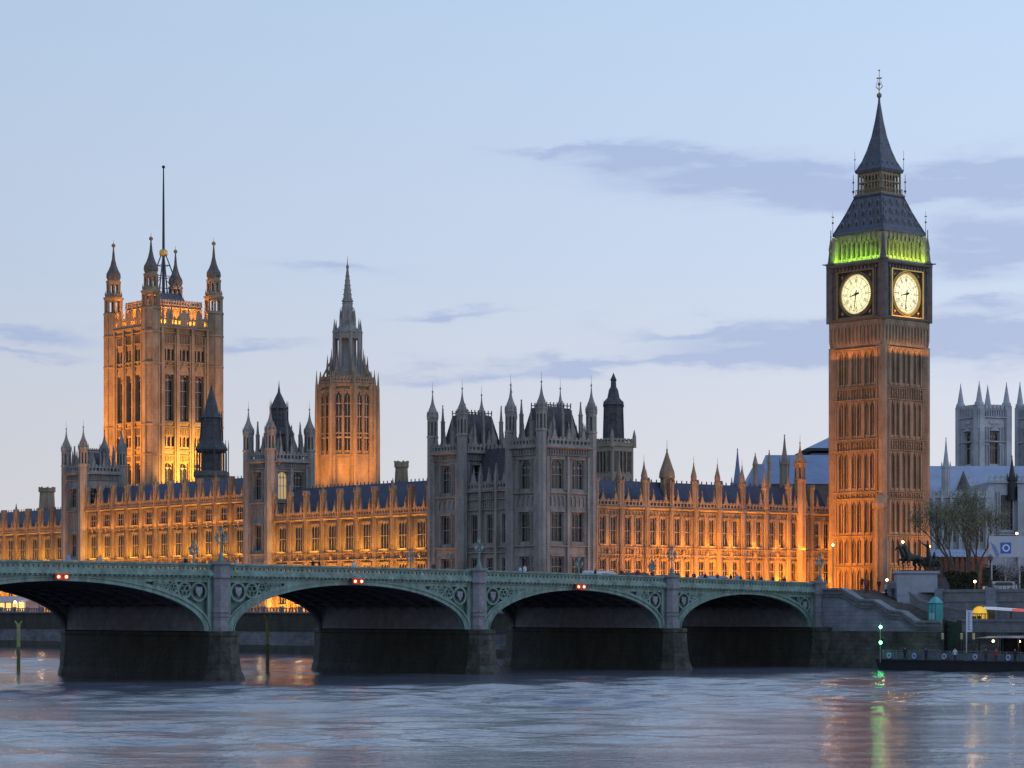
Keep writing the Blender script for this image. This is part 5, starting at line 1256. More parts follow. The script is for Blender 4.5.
for s, lab in ((18.5, 'green lamp standard on the far side of the bridge before the clock tower end wing'), (50.4, 'green lamp standard on the far parapet before the grey corner tower'), (86.2, 'green lamp standard on the far parapet before the floodlit wing'), (126.5, 'green lamp standard on the far parapet at the far left'), (3.5, 'green lamp standard on the far parapet near the bank')):
    o = copy_tree(LP); x, y = BF.w(s, -WD-.3); o.location = (x, y, top(s)+.1); o.rotation_euler[2] = BF.a; o.scale = (.8, .8, .82)
    tag(o, lab, 'lamp', 'lamp standards along the far side of the bridge')
# red navigation lights hung over each arch
redm = mat('red_signal_housing', (.42, .06, .03), .5); redl = mat('glowing_amber_lens', (1, .4, .2), .4, emit=(1, .25, .10), estr=9)
for s, lab in (((PIERS[0]+PIERS[1])/2+99, ''), (47.3, 'pair of red navigation lights over the arch before the grey block'), (84.0, 'pair of red navigation lights over the arch with the lit terrace beneath'), (124.8, 'pair of red navigation lights over the widest arch at the left')):
    if not lab: continue
    x, y = BF.w(s, .62); o = bpy.data.objects.new('navigation_light', None); COL.objects.link(o); o.location = (x, y, top(s)-1.75); o.rotation_euler[2] = BF.a
    tag(o, lab, 'signal light', 'red navigation lights over the arches')
    m = MB(); m.box(-.85, .85, -.12, .1, -.3, .3); m.box(-.9, .9, -.16, .16, .3, .36); m.box(-.5, -.4, -.5, -.1, .1, .2); m.box(.4, .5, -.5, -.1, .1, .2)
    for sx in (-.48, .48): m.ext([(sx+.33*math.cos(i*math.pi/5), .1, .02+.33*math.sin(i*math.pi/5)) for i in range(10)], (0, .06, 0))
    m.build('housing', redm, o)
    for sx in (-.48, .48):
        m = MB(); m.ball((sx, .2, .02), .15, 8); m.build('lens', redl, o)
    point((*BF.w(s, 1.6), top(s)-1.8), 10, (1, .16, .06), .2, 'signal_glow')

# ------------------------------------------------------------------ people
def skin(name, verts, edges, radii, mats, sub=1, root_i=0):
    me = bpy.data.meshes.new(name); me.from_pydata(verts, edges, []); o = bpy.data.objects.new(name, me); COL.objects.link(o)
    md = o.modifiers.new('s', 'SKIN'); sv = me.skin_vertices[0].data
    for i, r_ in enumerate(radii):
        r_ = r_ if isinstance(r_, tuple) else (r_, r_); sv[i].radius = r_; sv[i].use_root = (i == root_i)
    if sub: o.modifiers.new('u', 'SUBSURF').levels = sub; o.modifiers['u'].render_levels = sub
    dg = bpy.context.evaluated_depsgraph_get(); ev = o.evaluated_get(dg); nm = bpy.data.meshes.new_from_object(ev)
    bpy.data.objects.remove(o); nm.materials.clear()
    for q_ in mats: nm.materials.append(q_)
    nm.polygons.foreach_set('use_smooth', [True]*len(nm.polygons)); return nm
skinm = mat('skin_tone', (.36, .22, .16), .7)
cloth = {n: mat(n, c_, .9, var=.2) for n, c_ in (('navy_cloth', (.03, .04, .09)), ('black_cloth', (.02, .02, .022)), ('pale_blue_cloth', (.35, .48, .75)), ('red_cloth', (.30, .04, .04)), ('white_cloth', (.6, .6, .62)), ('brown_cloth', (.10, .06, .035)))}
def person_mesh(c_, st):
    V = [(0,0,.95),(0,0,1.15),(0,0,1.42),(0,0,1.54),(0,.01,1.66),(0,.01,1.74),
         (.20,0,1.40),(.27,.03,1.12),(.24,.15+.1*st,.92),(-.20,0,1.40),(-.27,-.02,1.12),(-.25,.10-.1*st,.90),
         (.10,0,.88),(.11,.10*st,.50),(.11,.02-.12*st,.08),(.11,.14-.12*st,.05),(-.10,0,.88),(-.11,-.04*st,.50),(-.11,.06+.16*st,.08),(-.11,.20+.16*st,.05)]
    E = [(0,1),(1,2),(2,3),(3,4),(4,5),(2,6),(6,7),(7,8),(2,9),(9,10),(10,11),(0,12),(12,13),(13,14),(14,15),(0,16),(16,17),(17,18),(18,19)]
    Rr = [(.17,.12),(.15,.11),(.17,.12),.06,.10,.085,.07,.05,.04,.07,.05,.04,.10,.07,.05,.045,.10,.07,.05,.045]
    me = skin('person', V, E, Rr, [c_, skinm, cloth['black_cloth']], 1)
    for p in me.polygons:
        z = p.center.z; p.material_index = 1 if 1.5 < z < 1.70 else (2 if z >= 1.70 or z < .86 else 0)
    return me
pm = [person_mesh(c_, st) for c_, st in zip(cloth.values(), (0, 1, .5, -1, .3, .8))]
ppl = [(100.2,-1.4,2,'person in a pale blue top walking just right of the left bridge pier'),(122.5,-1.6,2,'person in pale blue at the parapet above the widest arch'),(107.5,-1.0,1,'person in black leaning at the parapet left of the left pier'),
 (89.2,-1.2,1,'person in black at the parapet before the floodlit wing'),(88.2,-1.3,0,'person in navy beside a companion in black before the floodlit wing'),(82.0,-2.5,4,'person in white walking before the floodlit wing'),
 (56.0,-1.3,2,'person in pale blue left of the grey corner tower windows'),(55.0,-1.5,4,'person in white beside a companion in pale blue'),(42.5,-1.5,0,'person in navy at the grey and orange wing boundary'),
 (37.8,-1.4,5,'person in brown right of the grey block'),(34.0,-2.2,3,'person in red left of the right bridge pier'),(27.0,-1.5,1,'person in black just right of the right bridge pier'),(23.3,-2.0,0,'person in navy under the brightest lamp glow'),
 (19.5,-1.2,5,'person in brown leaning over the shallow arch'),(16.4,-1.6,1,'tall person in black over the bank arch'),(15.5,-1.2,2,'person in pale blue over the bank arch'),(12.2,-1.3,0,'person in navy close to the bank arch edge'),
 (8.0,-1.4,1,'person in black near the bank end lamp'),(5.2,-1.7,3,'person in red near the bank end lamp'),(118.5,-1.4,4,'person in white over the widest arch'),(31.8,-1.6,1,'person in black touching the right pier lamp'),(25.4,-1.3,3,'person in red between the right pier lamp and the next group'),(21.4,-1.7,1,'shorter person in black midway over the bank arch'),(14.0,-2.0,5,'person in brown behind a pale car over the bank arch'),(10.2,-1.5,1,'person in black leaning by the bank arch edge'),(70.2,-1.5,5,'person in brown left of the middle pier lamp')]
for s, y, c_, lab in ppl:
    o = bpy.data.objects.new('person', pm[c_]); COL.objects.link(o); x, yy_ = BF.w(s, y); o.location = (x, yy_, top(s)-1.0); o.rotation_euler[2] = BF.a+random.choice([0, math.pi, 1.6, -1.6])+random.uniform(-.4, .4)
    o.scale = (1.05, 1.05, 1.03+random.uniform(-.05, .07)); tag(o, lab, 'person')
for px, lx, c_, lab in ((879, 6.2, 1, 'person in black at the head of the embankment steps by the statue plinth'), (886, 6.0, 4, 'person in white descending beside the plinth'), (893, 5.6, 0, 'person in navy descending the steps below the statue'), (868, 4.5, 5, 'person in brown on the upper landing of the steps'), (862, 4.0, 1, 'person in black on the landing behind the wall'), (866, 3.0, 3, 'person in red on the upper landing')):
    a = ea(px, lx); zst = 10.7 if a < 5 else max(EL, 10.7-(10.7-EL)*math.ceil((a-5+1e-6)/.5)/32)
    
    o = bpy.data.objects.new('person', pm[c_]); COL.objects.link(o); x, y = EF.w(lx, -a); o.location = (x, y, zst); o.rotation_euler[2] = random.uniform(0, 6); tag(o, lab, 'person')

# ------------------------------------------------------------------ vehicles on the bridge
glass = mat('car_glass', (.03, .035, .04), .1); tyre = mat('tyre_rubber', (.02, .02, .02), .9)
def vehicle(name, lab, cat, s, y, L, Wd, Hh, col_m, van=False):
    o = bpy.data.objects.new(name, None); COL.objects.link(o); x, yy_ = BF.w(s, y); o.location = (x, yy_, top(s)-1.13); o.rotation_euler[2] = BF.a; tag(o, lab, cat)
    m = MB(); pr = [(-L/2, .35), (-L/2, .95), (-L*.47, 1.05), (-L*.32, Hh-.12), (-L*.26, Hh), (L*.42, Hh), (L*.47, Hh-.15), (L/2, 1.0), (L/2, .35)] if van else [(-L/2, .35), (-L/2, .75), (-L*.25, .92), (-L*.12, Hh), (L*.22, Hh), (L*.38, .98), (L/2, .9), (L/2, .35)]
    m.ext([(a, -Wd/2, z) for a, z in pr], (0, Wd, 0)); m.build('body', col_m, o)
    z0, z1 = (1.15, Hh-.35) if van else (.98, Hh-.12)
    m = MB()
    for sg in (-1, 1): m.add([(-L*.2, sg*(Wd/2+.01), z0), (L*.2, sg*(Wd/2+.01), z0), (L*.16, sg*(Wd/2+.01), z1), (-L*.12, sg*(Wd/2+.01), z1)], [(0,1,2,3)])
    m.build('window', glass, o)
    for sx in (-.31, .31):
        for sg in (-1, 1): m = MB(); m.tube((sx*L, sg*(Wd/2-.18), .34), (sx*L, sg*(Wd/2+.02), .34), .34, n=12); m.build('wheel', tyre, o)
    return o
vehicle('van', 'pale low van crossing the bridge right of the red lights before the orange wing', 'van', 36.0, -7, 5.2, 1.9, 1.8, mat('white_van_paint', (.6, .64, .72), .4), True)
vehicle('van', 'dark van crossing the bridge just behind the right pier lamp', 'van', 29.0, -7.5, 4.8, 1.85, 1.75, mat('dark_van_paint', (.05, .05, .07), .3), True)
vehicle('car', 'dark blue car on the bridge before the north wing', 'car', 24.5, -6.5, 4.4, 1.75, 1.55, mat('blue_car_paint', (.03, .05, .14), .3))
vehicle('car', 'pale car on the bridge close to the bank', 'car', 13.5, -6.5, 4.4, 1.75, 1.6, mat('silver_car_paint', (.4, .42, .45), .35))
vehicle('van', 'pale blue van near the bank end of the bridge', 'van', 10.0, -10.5, 5.0, 1.9, 1.9, mat('blue_van_paint', (.22, .30, .5), .35), True)

# ------------------------------------------------------------------ chariot statue on its plinth
apl = ea(915.5, 9); SFm = Frame(*EF.w(9, -apl), R(-3)); Ys = SFm.o[1]
pw = 44*Ys/F; pzt = CAMZ+(HOR-571)*(Ys-2.5)/F
plainp = mat('smooth_pale_granite', (.36, .375, .44), .8, var=.2, vscale=.5, course=(2.2, 1.1, .03), cc=.92)
root = thing('statue_plinth', 'large pale granite plinth carrying the bronze chariot statue', 'plinth', SFm, 0, 0, 5.6); b3 = (0, 0, 5.6)
m = MB(b3); m.box(-pw/2+.3, pw/2-.3, -2.4, 2.4, 5.6, pzt-.5); m.box(-pw/2+.1, pw/2-.1, -2.6, 2.6, 5.6, 8.2); m.box(-pw/2+.25, pw/2-.25, -2.45, 2.45, 9.9, 10.05)
m.build('block', plainp, root)
m = MB(b3); m.pyr(-pw/2+.3, pw/2-.3, -2.4, 2.4, pzt-.5, -pw/2, pw/2, -2.7, 2.7, pzt-.3); m.box(-pw/2, pw/2, -2.7, 2.7, pzt-.3, pzt); m.build('cap', plainp, root)
root = thing('chariot_statue', 'dark bronze statue of two rearing horses, a chariot and a standing woman with raised arms', 'statue', SFm, 0, 0, pzt); root.scale = (1.25, 1.2, 1.32); root.location.x += .35; root.rotation_euler[2] += R(28)
def horse(ox, oy, lift):
    V = [(0,0,1.35),(.7,0,1.45),(-.65,0,1.5),(-.95,0,1.85),(-1.15,0,2.35),(-1.35,0,2.62),(-1.62,0,2.42),(-1.85,0,2.2),   # hip-belly.. neck head muzzle
         (.85,.2,1.2),(.65,.22,.75),(.95,.22,.45),(.85,.22,.06),(.85,-.2,1.2),(.55,-.22,.7),(.8,-.22,.42),(.68,-.22,.06),
         (-.8,.2,1.2),(-1.25,.22,1.15+lift),(-1.35,.22,.72+lift),(-1.2,.22,.55+lift),(-.8,-.2,1.15),(-1.1,-.22,.85),(-.85,-.22,.55),(-.95,-.22,.3),
         (1.0,0,1.5),(1.3,0,1.3),(1.42,0,.75),(-1.28,.08,2.82),(-1.28,-.08,2.82)]
    E = [(0,1),(0,2),(2,3),(3,4),(4,5),(5,6),(6,7),(1,8),(8,9),(9,10),(10,11),(1,12),(12,13),(13,14),(14,15),(2,16),(16,17),(17,18),(18,19),(2,20),(20,21),(21,22),(22,23),(1,24),(24,25),(25,26),(5,27),(5,28)]
    Rr = [.34,.36,.33,.24,.17,.16,.12,.09,.2,.13,.07,.08,.2,.13,.07,.08,.15,.10,.06,.07,.15,.10,.06,.07,.08,.09,.05,.04,.04]
    V = [(x+ox, y+oy, z) for x, y, z in V]
    return skin('horse', V, E, Rr, [bronze], 1)
for ox, oy, lf in ((-.95, -.65, .25), (-.75, .65, .05)):
    o = bpy.data.objects.new('horse', horse(ox, oy, lf)); COL.objects.link(o); o.parent = root
    m = MB()          # mane
    for k in range(7): t_ = k/6; m.ext([(ox-.55-.65*t_, oy-.05, 1.85+.9*t_), (ox-.30-.65*t_, oy-.05, 1.85+.85*t_), (ox-.62-.65*t_, oy-.05, 2.1+.75*t_)], (0, .1, 0))
    m.build('mane', bronze, root)
wom = skin('rider', [(1.35,0,1.9),(1.35,0,2.3),(1.32,0,2.75),(1.3,0,2.95),(1.28,0,3.15),(1.28,0,3.27),(1.15,.3,2.75),(.85,.55,3.0),(.55,.7,3.35),(1.2,-.3,2.75),(.95,-.6,2.9),(.75,-.8,3.25),(1.45,0,1.4),(1.55,0,.75)],
    [(0,1),(1,2),(2,3),(3,4),(4,5),(2,6),(6,7),(7,8),(2,9),(9,10),(10,11),(0,12),(12,13)], [.26,.2,.24,.08,.13,.1,.1,.07,.06,.1,.07,.06,.36,.42], [bronze], 1)
o = bpy.data.objects.new('rider', wom); COL.objects.link(o); o.parent = root
m = MB(); m.tube((.55, .72, 1.5), (.52, .7, 4.1), .035, .03, 5); m.prof(.52, .7, [(4.0, .02), (4.1, .09), (4.4, .01)], 4); m.build('spear', bronze, root)
for sg in (-1, 1):
    c2 = skin('rider', [(2.0,.45*sg,.9),(1.95,.45*sg,1.35),(1.9,.45*sg,1.75),(1.88,.45*sg,1.95),(1.88,.45*sg,2.1),(1.6,.5*sg,1.5)], [(0,1),(1,2),(2,3),(3,4),(2,5)], [.26,.2,.17,.08,.12,.06], [bronze], 1)
    o = bpy.data.objects.new('rider', c2); COL.objects.link(o); o.parent = root
m = MB()
for sg in (-1, 1):
    m.ext([(1.0, .75*sg, .55), (1.0, .75*sg, 1.5), (1.5, .75*sg, 1.25), (2.1, .75*sg, 1.35), (2.45, .75*sg, 1.15), (2.45, .75*sg, .55)], (0, .07*sg, 0))
m.box(1.0, 2.45, -.75, .75, .5, .62); m.box(.93, 1.03, -.78, .78, .55, 1.5); m.tube((1.0, 0, .6), (-.9, 0, 1.2), .07, n=6); m.box(-1.9, 2.4, -.95, .95, 0, .1)
m.build('chariot', bronze, root)
for sg in (-1, 1):
    m = MB(); n = 20; cx, cz, r = 1.85, .62, .56
    for i in range(n):
        a, b_ = 2*math.pi*i/n, 2*math.pi*(i+1)/n
        m.ext([(cx+(r-.11)*math.cos(a), .86*sg, cz+(r-.11)*math.sin(a)), (cx+(r-.11)*math.cos(b_), .86*sg, cz+(r-.11)*math.sin(b_)), (cx+r*math.cos(b_), .86*sg, cz+r*math.sin(b_)), (cx+r*math.cos(a), .86*sg, cz+r*math.sin(a))], (0, .12*sg, 0))
    for i in range(8): a = math.pi*i/4; m.tube((cx, .92*sg, cz), (cx+.5*math.cos(a), .92*sg, cz+.5*math.sin(a)), .035, n=4)
    m.tube((cx, .8*sg, cz), (cx, 1.15*sg, cz), .12, n=8); m.tube((cx, 1.15*sg, cz), (cx, 1.6*sg, cz), .06, .01, 4); m.build('wheel', bronze, root)

# ------------------------------------------------------------------ trees
leafm = mat('young_spring_leaves', (.19, .21, .135), .7, var=.45, vscale=.5); barkm = mat('grey_bark', (.09, .075, .06), .95, var=.3)
def tree(lab, px, lx_, h, cr, nleaf, seed, leaf=.32, base=10.3, mt=leafm, fr=EF, name='plane_tree', grp='trees along the street behind the embankment'):
    rnd = random.Random(seed); a = ea(px, lx_); root = thing(name, lab, 'tree', EF, lx_, -a, base, grp, 0)
    m = MB(); tips = []
    def grow(p, d, L, r, lv):
        n = 3; q = p
        for i in range(n):
            d2 = (d+Vector((rnd.uniform(-.2, .2), rnd.uniform(-.2, .2), rnd.uniform(-.04, .14)))).normalized(); q2 = q+d2*(L/n); m.tube(q, q2, r*(1-.25*i/n), r*(1-.25*(i+1)/n), 5 if lv < 2 else 3); q = q2; d = d2
            if lv >= 1: tips.append((q, lv))
        if lv < 5:
            k = 3 if lv in (0, 1) else rnd.choice((2, 3))
            for j in range(k):
                an = rnd.uniform(0, 6.28)+j*2.1; sp = rnd.uniform(.2, .46); e = Vector((math.cos(an), math.sin(an), 0))
                grow(q, (d*(1-sp*.4)+e*sp+Vector((0, 0, .12))).normalized(), L*rnd.uniform(.62, .8), r*.62, lv+1)
        else: tips.append((q, lv))
    grow(Vector((0, 0, 0)), Vector((0, 0, 1)), h*.24, h*.015, 0)
    m.build('trunk', barkm, root)
    l = MB(); pts = tips
    for i in range(nleaf):
        p, lv = rnd.choice(pts); c_ = p+Vector((rnd.gauss(0, cr*.07), rnd.gauss(0, cr*.07), rnd.gauss(-.2, cr*.09)))
        u = Vector((rnd.gauss(0, 1), rnd.gauss(0, 1), rnd.gauss(0, 1))).normalized(); v = u.cross(Vector((rnd.gauss(0, 1), rnd.gauss(0, 1), rnd.gauss(0, 1)))).normalized(); s_ = leaf*rnd.uniform(.5, 1.2)
        l.add([c_-u*s_*.5, c_+v*s_*.35, c_+u*s_*.5, c_-v*s_*.35], [(0,1,2,3)])
    l.build('crown', mt, root)
blossm = mat('pale_blossom', (.38, .37, .40), .8, var=.3)
tree('thin spring tree with pale leaves close beside the clock tower base', 957, 62, 20, 9, 5500, 3, .25)
tree('largest thin leaved tree in the middle of the street group', 967, 54, 21.5, 9, 5500, 5, .25)
tree('thin leaved tree to the right of the group before the church wall', 979, 60, 19, 8, 4500, 8, .25)
for i, px in enumerate((1000, 1012, 1024)):
    tree(['pale twiggy blossom shrub left of two others by the right edge', 'pale twiggy blossom shrub between two others by the right edge', 'pale twiggy blossom shrub cut by the right edge'][i], px, 44, 6.0, 5, 1500, 20+i, .2, 10.3, blossm, EF, 'blossom_shrub', 'blossom shrubs by the right edge')

# ------------------------------------------------------------------ street furniture and signs on the right
def street_lamp(px, py, lx_, lab, h=3.4, w=250, e=None):
    a = ea(px, lx_); z = eZ(py, a, lx_); root = thing('street_lamp', lab, 'street lamp', EF, lx_, -a, z-h, 'lit street lamps around the bridge end')
    m = MB((0, 0, 0)); m.prof(0, 0, [(0, .2), (.4, .18), (.5, .09), (h-.4, .06), (h-.35, .14), (h-.28, .05)], 6); m.build('post', iron, root)
    m = MB(); m.ball((0, 0, h), .2, 8); m.build('globe', lampon, root)
    point((*EF.w(lx_-.6, -a), z+.1), w, (1, .55, .22), .25)
street_lamp(943, 582.5, 24, 'lit globe lamp on the street directly right of the statue plinth')
street_lamp(975, 581.5, 26, 'lit globe lamp among the tree trunks')
street_lamp(887, 580, 20, 'lit globe lamp at the foot of the clock tower left of the statue plinth')
street_lamp(903, 542, 40, 'high lit lamp against the clock tower above the statue horses', 8.5, 400)
street_lamp(1017, 533.5, 60, 'high lit lamp in front of the church window wall', 11)
street_lamp(820, 579, 14, 'low lit lamp at the bridge end before the north wing', 2.5)
street_lamp(833, 545, 30, 'high lit lamp at the corner where the north wing meets the clock tower', 8, 300)
street_lamp(929.5, 546.5, 42, 'small lit lamp beside the statue woman at the edge of the clock tower', 8, 150)
# distant lamps on the palace terrace seen through the arches
for i, (px, lab) in enumerate(((15, 'terrace lamp glowing under the widest arch, left one'), (39, 'terrace lamp glowing under the widest arch, right one'), (258, 'terrace lamp glowing under the second arch, left one'), (296, 'terrace lamp glowing under the second arch, right one'))):
    y = PF.ly(px, -10.5); root = thing('terrace_lamp', lab, 'lamp', PF, -10.5, y, 7.55, 'lamps along the palace terrace'); h = PF.z(602, -10.5, y)-7.55 if i < 2 else 2.8
    m = MB(); m.prof(0, 0, [(0, .2), (.3, .18), (.4, .08), (h-.3, .06)], 6); m.build('post', iron, root); m = MB(); m.ball((0, 0, h), .28, 8); m.build('globe', lampon, root)
    point((*PF.w(-10, y), 7.55+h), 120, (1, .7, .35), .25)
# terrace marquee under the arches
tent = mat('marquee_canvas', (.62, .5, .5), .8, var=.1); warmw = mat('lit_marquee_window', (.6, .4, .15), .6, emit=(1, .55, .14), estr=1.3)
for (pa, pb, lab) in ((-60, 34, 'long low terrace marquee with glowing windows under the widest arch'),):
    y1, y0 = PF.ly(pa, -7), PF.ly(pb, -7); root = thing('marquee', lab, 'marquee', PF, -7, y0, 7.55); b3 = (-7, y0, 7.55); m = MB(b3)
    m.box(-9, -4.5, y0, y1, 7.55, 9.7); m.build('side_wall', tent, root); m = MB(b3); m.ext([(-9.3, y0-.3, 9.7), (-4.2, y0-.3, 9.7), (-6.7, y0-.3, 11.0)], (0, y1-y0+.6, 0)); m.build('canvas_roof', tent, root)
    n = int((y1-y0)/3)
    for i in range(n): m = MB(b3); a = y0+.6+i*3; m.box(-9.06, -9.0, a, a+2.1, 7.9, 9.5); m.build('window', warmw, root)
# church side hoarding with blue roundel sign
a = ea(1006, 48); root = thing('hoarding', 'pale hoarding with a blue square sign showing a white ring, below the church window', 'hoarding', EF, 48, -a, 11, rot=0); sc_ = EF.depth(48, -a)/F
m = MB(); m.box(-17*sc_, 40*sc_, 0, .2, eZ(557, a, 48)-11, eZ(536, a, 48)-11); [m.box(x*sc_-.1, x*sc_+.1, .2, .4, 0, eZ(540, a, 48)-11) for x in (-14, 0, 14, 35)]; m.build('board', mat('cream_board', (.48, .50, .55), .7, var=.08), root)
zc_ = eZ(548, a, 48)-11; m = MB(); m.box(-5.5*sc_, 5*sc_, -.05, 0, zc_-5.5*sc_, zc_+5.5*sc_); sg_ = m.build('blue_sign', mat('sign_blue', (.04, .13, .5), .5, var=.05), root)
m = MB(); n = 24
for i in range(n):
    t0, t1 = 2*math.pi*i/n, 2*math.pi*(i+1)/n; r0, r1_ = 2.4*sc_, 3.7*sc_
    m.ext([(r0*math.cos(t0), -.08, zc_+r0*math.sin(t0)), (r0*math.cos(t1), -.08, zc_+r0*math.sin(t1)), (r1_*math.cos(t1), -.08, zc_+r1_*math.sin(t1)), (r1_*math.cos(t0), -.08, zc_+r1_*math.sin(t0))], (0, .03, 0))
m.build('white_ring', white, sg_)
m = MB(); m.ext([(-16*sc_, -.03, zc_+1), (-11*sc_, -.03, zc_+.4), (-6.5*sc_, -.03, zc_-1), (-9*sc_, -.03, zc_-1.6), (-12*sc_, -.03, zc_-.6)], (0, .02, 0)); m.build('blue_swoosh', mat('swoosh_blue', (.18, .26, .45), .6), root)
# fence and railings behind the embankment wall
root = thing('railing', 'dark iron railing along the street behind the embankment wall', 'railing', EF, 12, -20, 10.3); b3 = (12, -20, 10.3)
m = MB(b3); m.T = lambda a, d, z: (12-d, -a, z); m.box(20, 140, 0, .06, 11.35, 11.42)
for i in range(160): m.box(20+i*.75, 20.05+i*.75, 0, .05, 10.3, 11.5)
m.build('bars', iron, root)
# dark signal post column by the railing
a = ea(990.5, 10); o = thing('lamp_column', 'dark unlit ornate lamp column standing right of the trees', 'lamp', EF, 10, -a, 10.3); h = eZ(556, a, 10)-10.3
m = MB(); m.prof(0, 0, [(0, .55), (.8, .5), (.9, .3), (1.6, .26), (1.8, .13), (h-.9, .09), (h-.85, .2), (h-.75, .1)], 8); m.build('post', iron, o)
m = MB(); m.prof(0, 0, [(h-.75, .1), (h-.6, .3), (h-.2, .36), (h-.1, .4), (h+.1, .15), (h+.3, .02)], 8); m.build('lantern', mat('dull_lantern_glass', (.1, .1, .11), .3), o)
# turquoise kiosk
a = ea(935.5, 3); o = thing('kiosk', 'turquoise canopied ticket kiosk at the foot of the steps', 'kiosk', EF, 3, -a, EL)
zt_k = eZ(597, a, 3)-EL; kw = 5.2*EF.depth(3, -a)/F
tq = mat('turquoise_paint', (.10, .42, .42), .5, var=.2)
m = MB(); m.box(-kw, kw, -kw, kw, 0, zt_k-.8); m.build('body', tq, o); m = MB(); m.pyr(-kw*1.08, kw*1.08, -kw*1.08, kw*1.08, zt_k-.8, -.25, .25, -.25, .25, zt_k); m.ball((0, 0, zt_k), .14, 6); m.build('roof', tq, o)
m = MB(); [m.box(-kw-.05, -kw, y_-.05, y_+.05, 0, zt_k-.8) for y_ in (-kw*.95, 0, kw*.95)]; m.box(-kw*1.04, kw*1.04, -kw*1.04, kw*1.04, zt_k-1.0, zt_k-.85); m.build('trim', mat('dark_turquoise', (.05, .2, .2), .5), o)
m = MB(); m.box(-kw-.03, -kw+.02, -kw*.6, kw*.6, 1.0, 1.9); m.build('hatch', mat('hatch_white', (.45, .62, .62), .6), o)
# black gangway tower posts and gate at the pier
PX0 = ea(882, -10)
root = thing('floating_pier', 'long low floating pier with dark hull, grey deck panels and life rings', 'pier', EF, -8, -PX0, 0); b3 = (-8, -PX0, 0)
pT = lambda a, d, z: (-10-d, -(PX0+a), z)
hullm = mat('dark_hull', (.02, .022, .028), .5, var=.3); panelm = mat('scuffed_grey_panel', (.13, .15, .17), .6, var=.45, vscale=.9)
m = MB(b3); m.T = pT; m.ext([(0, 0, -.6), (-.9, 0, .6), (-1.0, 0, 1.35), (95, 0, 1.35), (95, 0, -.6)], (0, -7.5, 0)); m.box(-1.05, 95, -.1, .14, 1.25, 1.45); m.build('hull', hullm, root)
m = MB(b3); m.T = pT
for i in range(40): m.box(.2+i*2.3, 2.2+i*2.3, -.16, -.1, 1.5, 2.45)
m.build('deck_panel', panelm, root)
m = MB(b3); m.T = pT
for i in range(41): m.box(.05+i*2.3, .15+i*2.3, -.18, -.06, 1.4, 2.65)
m.box(0, 92, -.16, -.1, 2.6, 2.66); m.box(0, 92, -7.2, -7.1, 2.6, 2.66)
for i in range(20): m.box(.05+i*4.6, .15+i*4.6, -7.2, -7.1, 1.4, 2.6)
m.build('handrail', granite, root)
lring = mat('life_ring_blue_white', (.45, .55, .8), .6, var=.1)
for i, px in enumerate((889, 914, 944, 975, 1008)):
    a = ea(px, -10)-PX0; m = MB(b3); n = 12
    m.T = pT
    for k in range(n):
        t0, t1 = 2*math.pi*k/n, 2*math.pi*(k+1)/n
        m.ext([(a+.2*math.cos(t0), .02, 1.95+.2*math.sin(t0)), (a+.2*math.cos(t1), .02, 1.95+.2*math.sin(t1)), (a+.38*math.cos(t1), .02, 1.95+.38*math.sin(t1)), (a+.38*math.cos(t0), .02, 1.95+.38*math.sin(t0))], (0, -.1, 0))
    m.build('life_ring', lring, root)
for px, lx, c_, lab in ((905, -12.5, 1, 'person in black standing at the left end of the floating pier'), (926, -12.0, 0, 'person in navy waiting midway along the floating pier'), (955, -12.2, 4, 'person in white by the pier gate'), (986, -11.8, 5, 'person in brown under the pier shelter edge'), (996, -12.0, 3, 'person in red under the pier shelter'), (1015, -11.6, 1, 'person in black under the pier shelter near the picture edge')):
    o = bpy.data.objects.new('person', pm[c_]); COL.objects.link(o); o.location = (*EF.w(lx, -ea(px, lx)), 1.35); o.rotation_euler[2] = px; tag(o, lab, 'person')
# canopy on the pier
root = thing('pier_shelter', 'pale flat roofed glass shelter with small warm lamps on the floating pier', 'shelter', EF, -6, -ea(1000, -6), 1.35); b3 = (-6, -ea(1000, -6), 1.35)
a0, a1 = ea(976, -8), ea(1024, -8)+22; zr_ = eZ(636, a0+4, -8)
m = MB(b3); m.T = lambda a, d, z: (-8.8-d, -a, z)
m.ext([(a0, 0, zr_-.35), (a0+3, 0, zr_), (a1, 0, zr_+.15), (a1, 0, zr_-.15), (a0+3, 0, zr_-.25)], (0, -5, 0)); m.build('roof', mat('pale_canopy', (.35, .38, .46), .6, var=.1), root)
m = MB(b3); m.T = lambda a, d, z: (-8.8-d, -a, z)
for i in range(14): m.box(a0+1+i*3.2, a0+1.15+i*3.2, -.25, -.1, 1.35, zr_-.2); m.box(a0+1+i*3.2, a0+1.15+i*3.2, -4.6, -4.4, 1.35, zr_-.2)
m.build('post', iron, root)
m = MB(b3); m.T = lambda a, d, z: (-8.8-d, -a, z); m.box(a0+1.2, a1, -4.7, -4.65, 1.4, zr_-.3); m.build('glazed_screen', pane, root)
for i in range(5): 
    a = a0+3+i*4.2; m = MB(b3); m.T = lambda a, d, z: (-8.8-d, -a, z); m.ball((a, -.6, zr_-.65), .17, 6); m.build('ceiling_lamp', mat('warm_bulb%s' % '', (1, .9, .6), .4, emit=(1, .7, .3), estr=6), root)
    point((*EF.w(-9.6, -a), zr_-.9), 22, (1, .7, .35), .2)
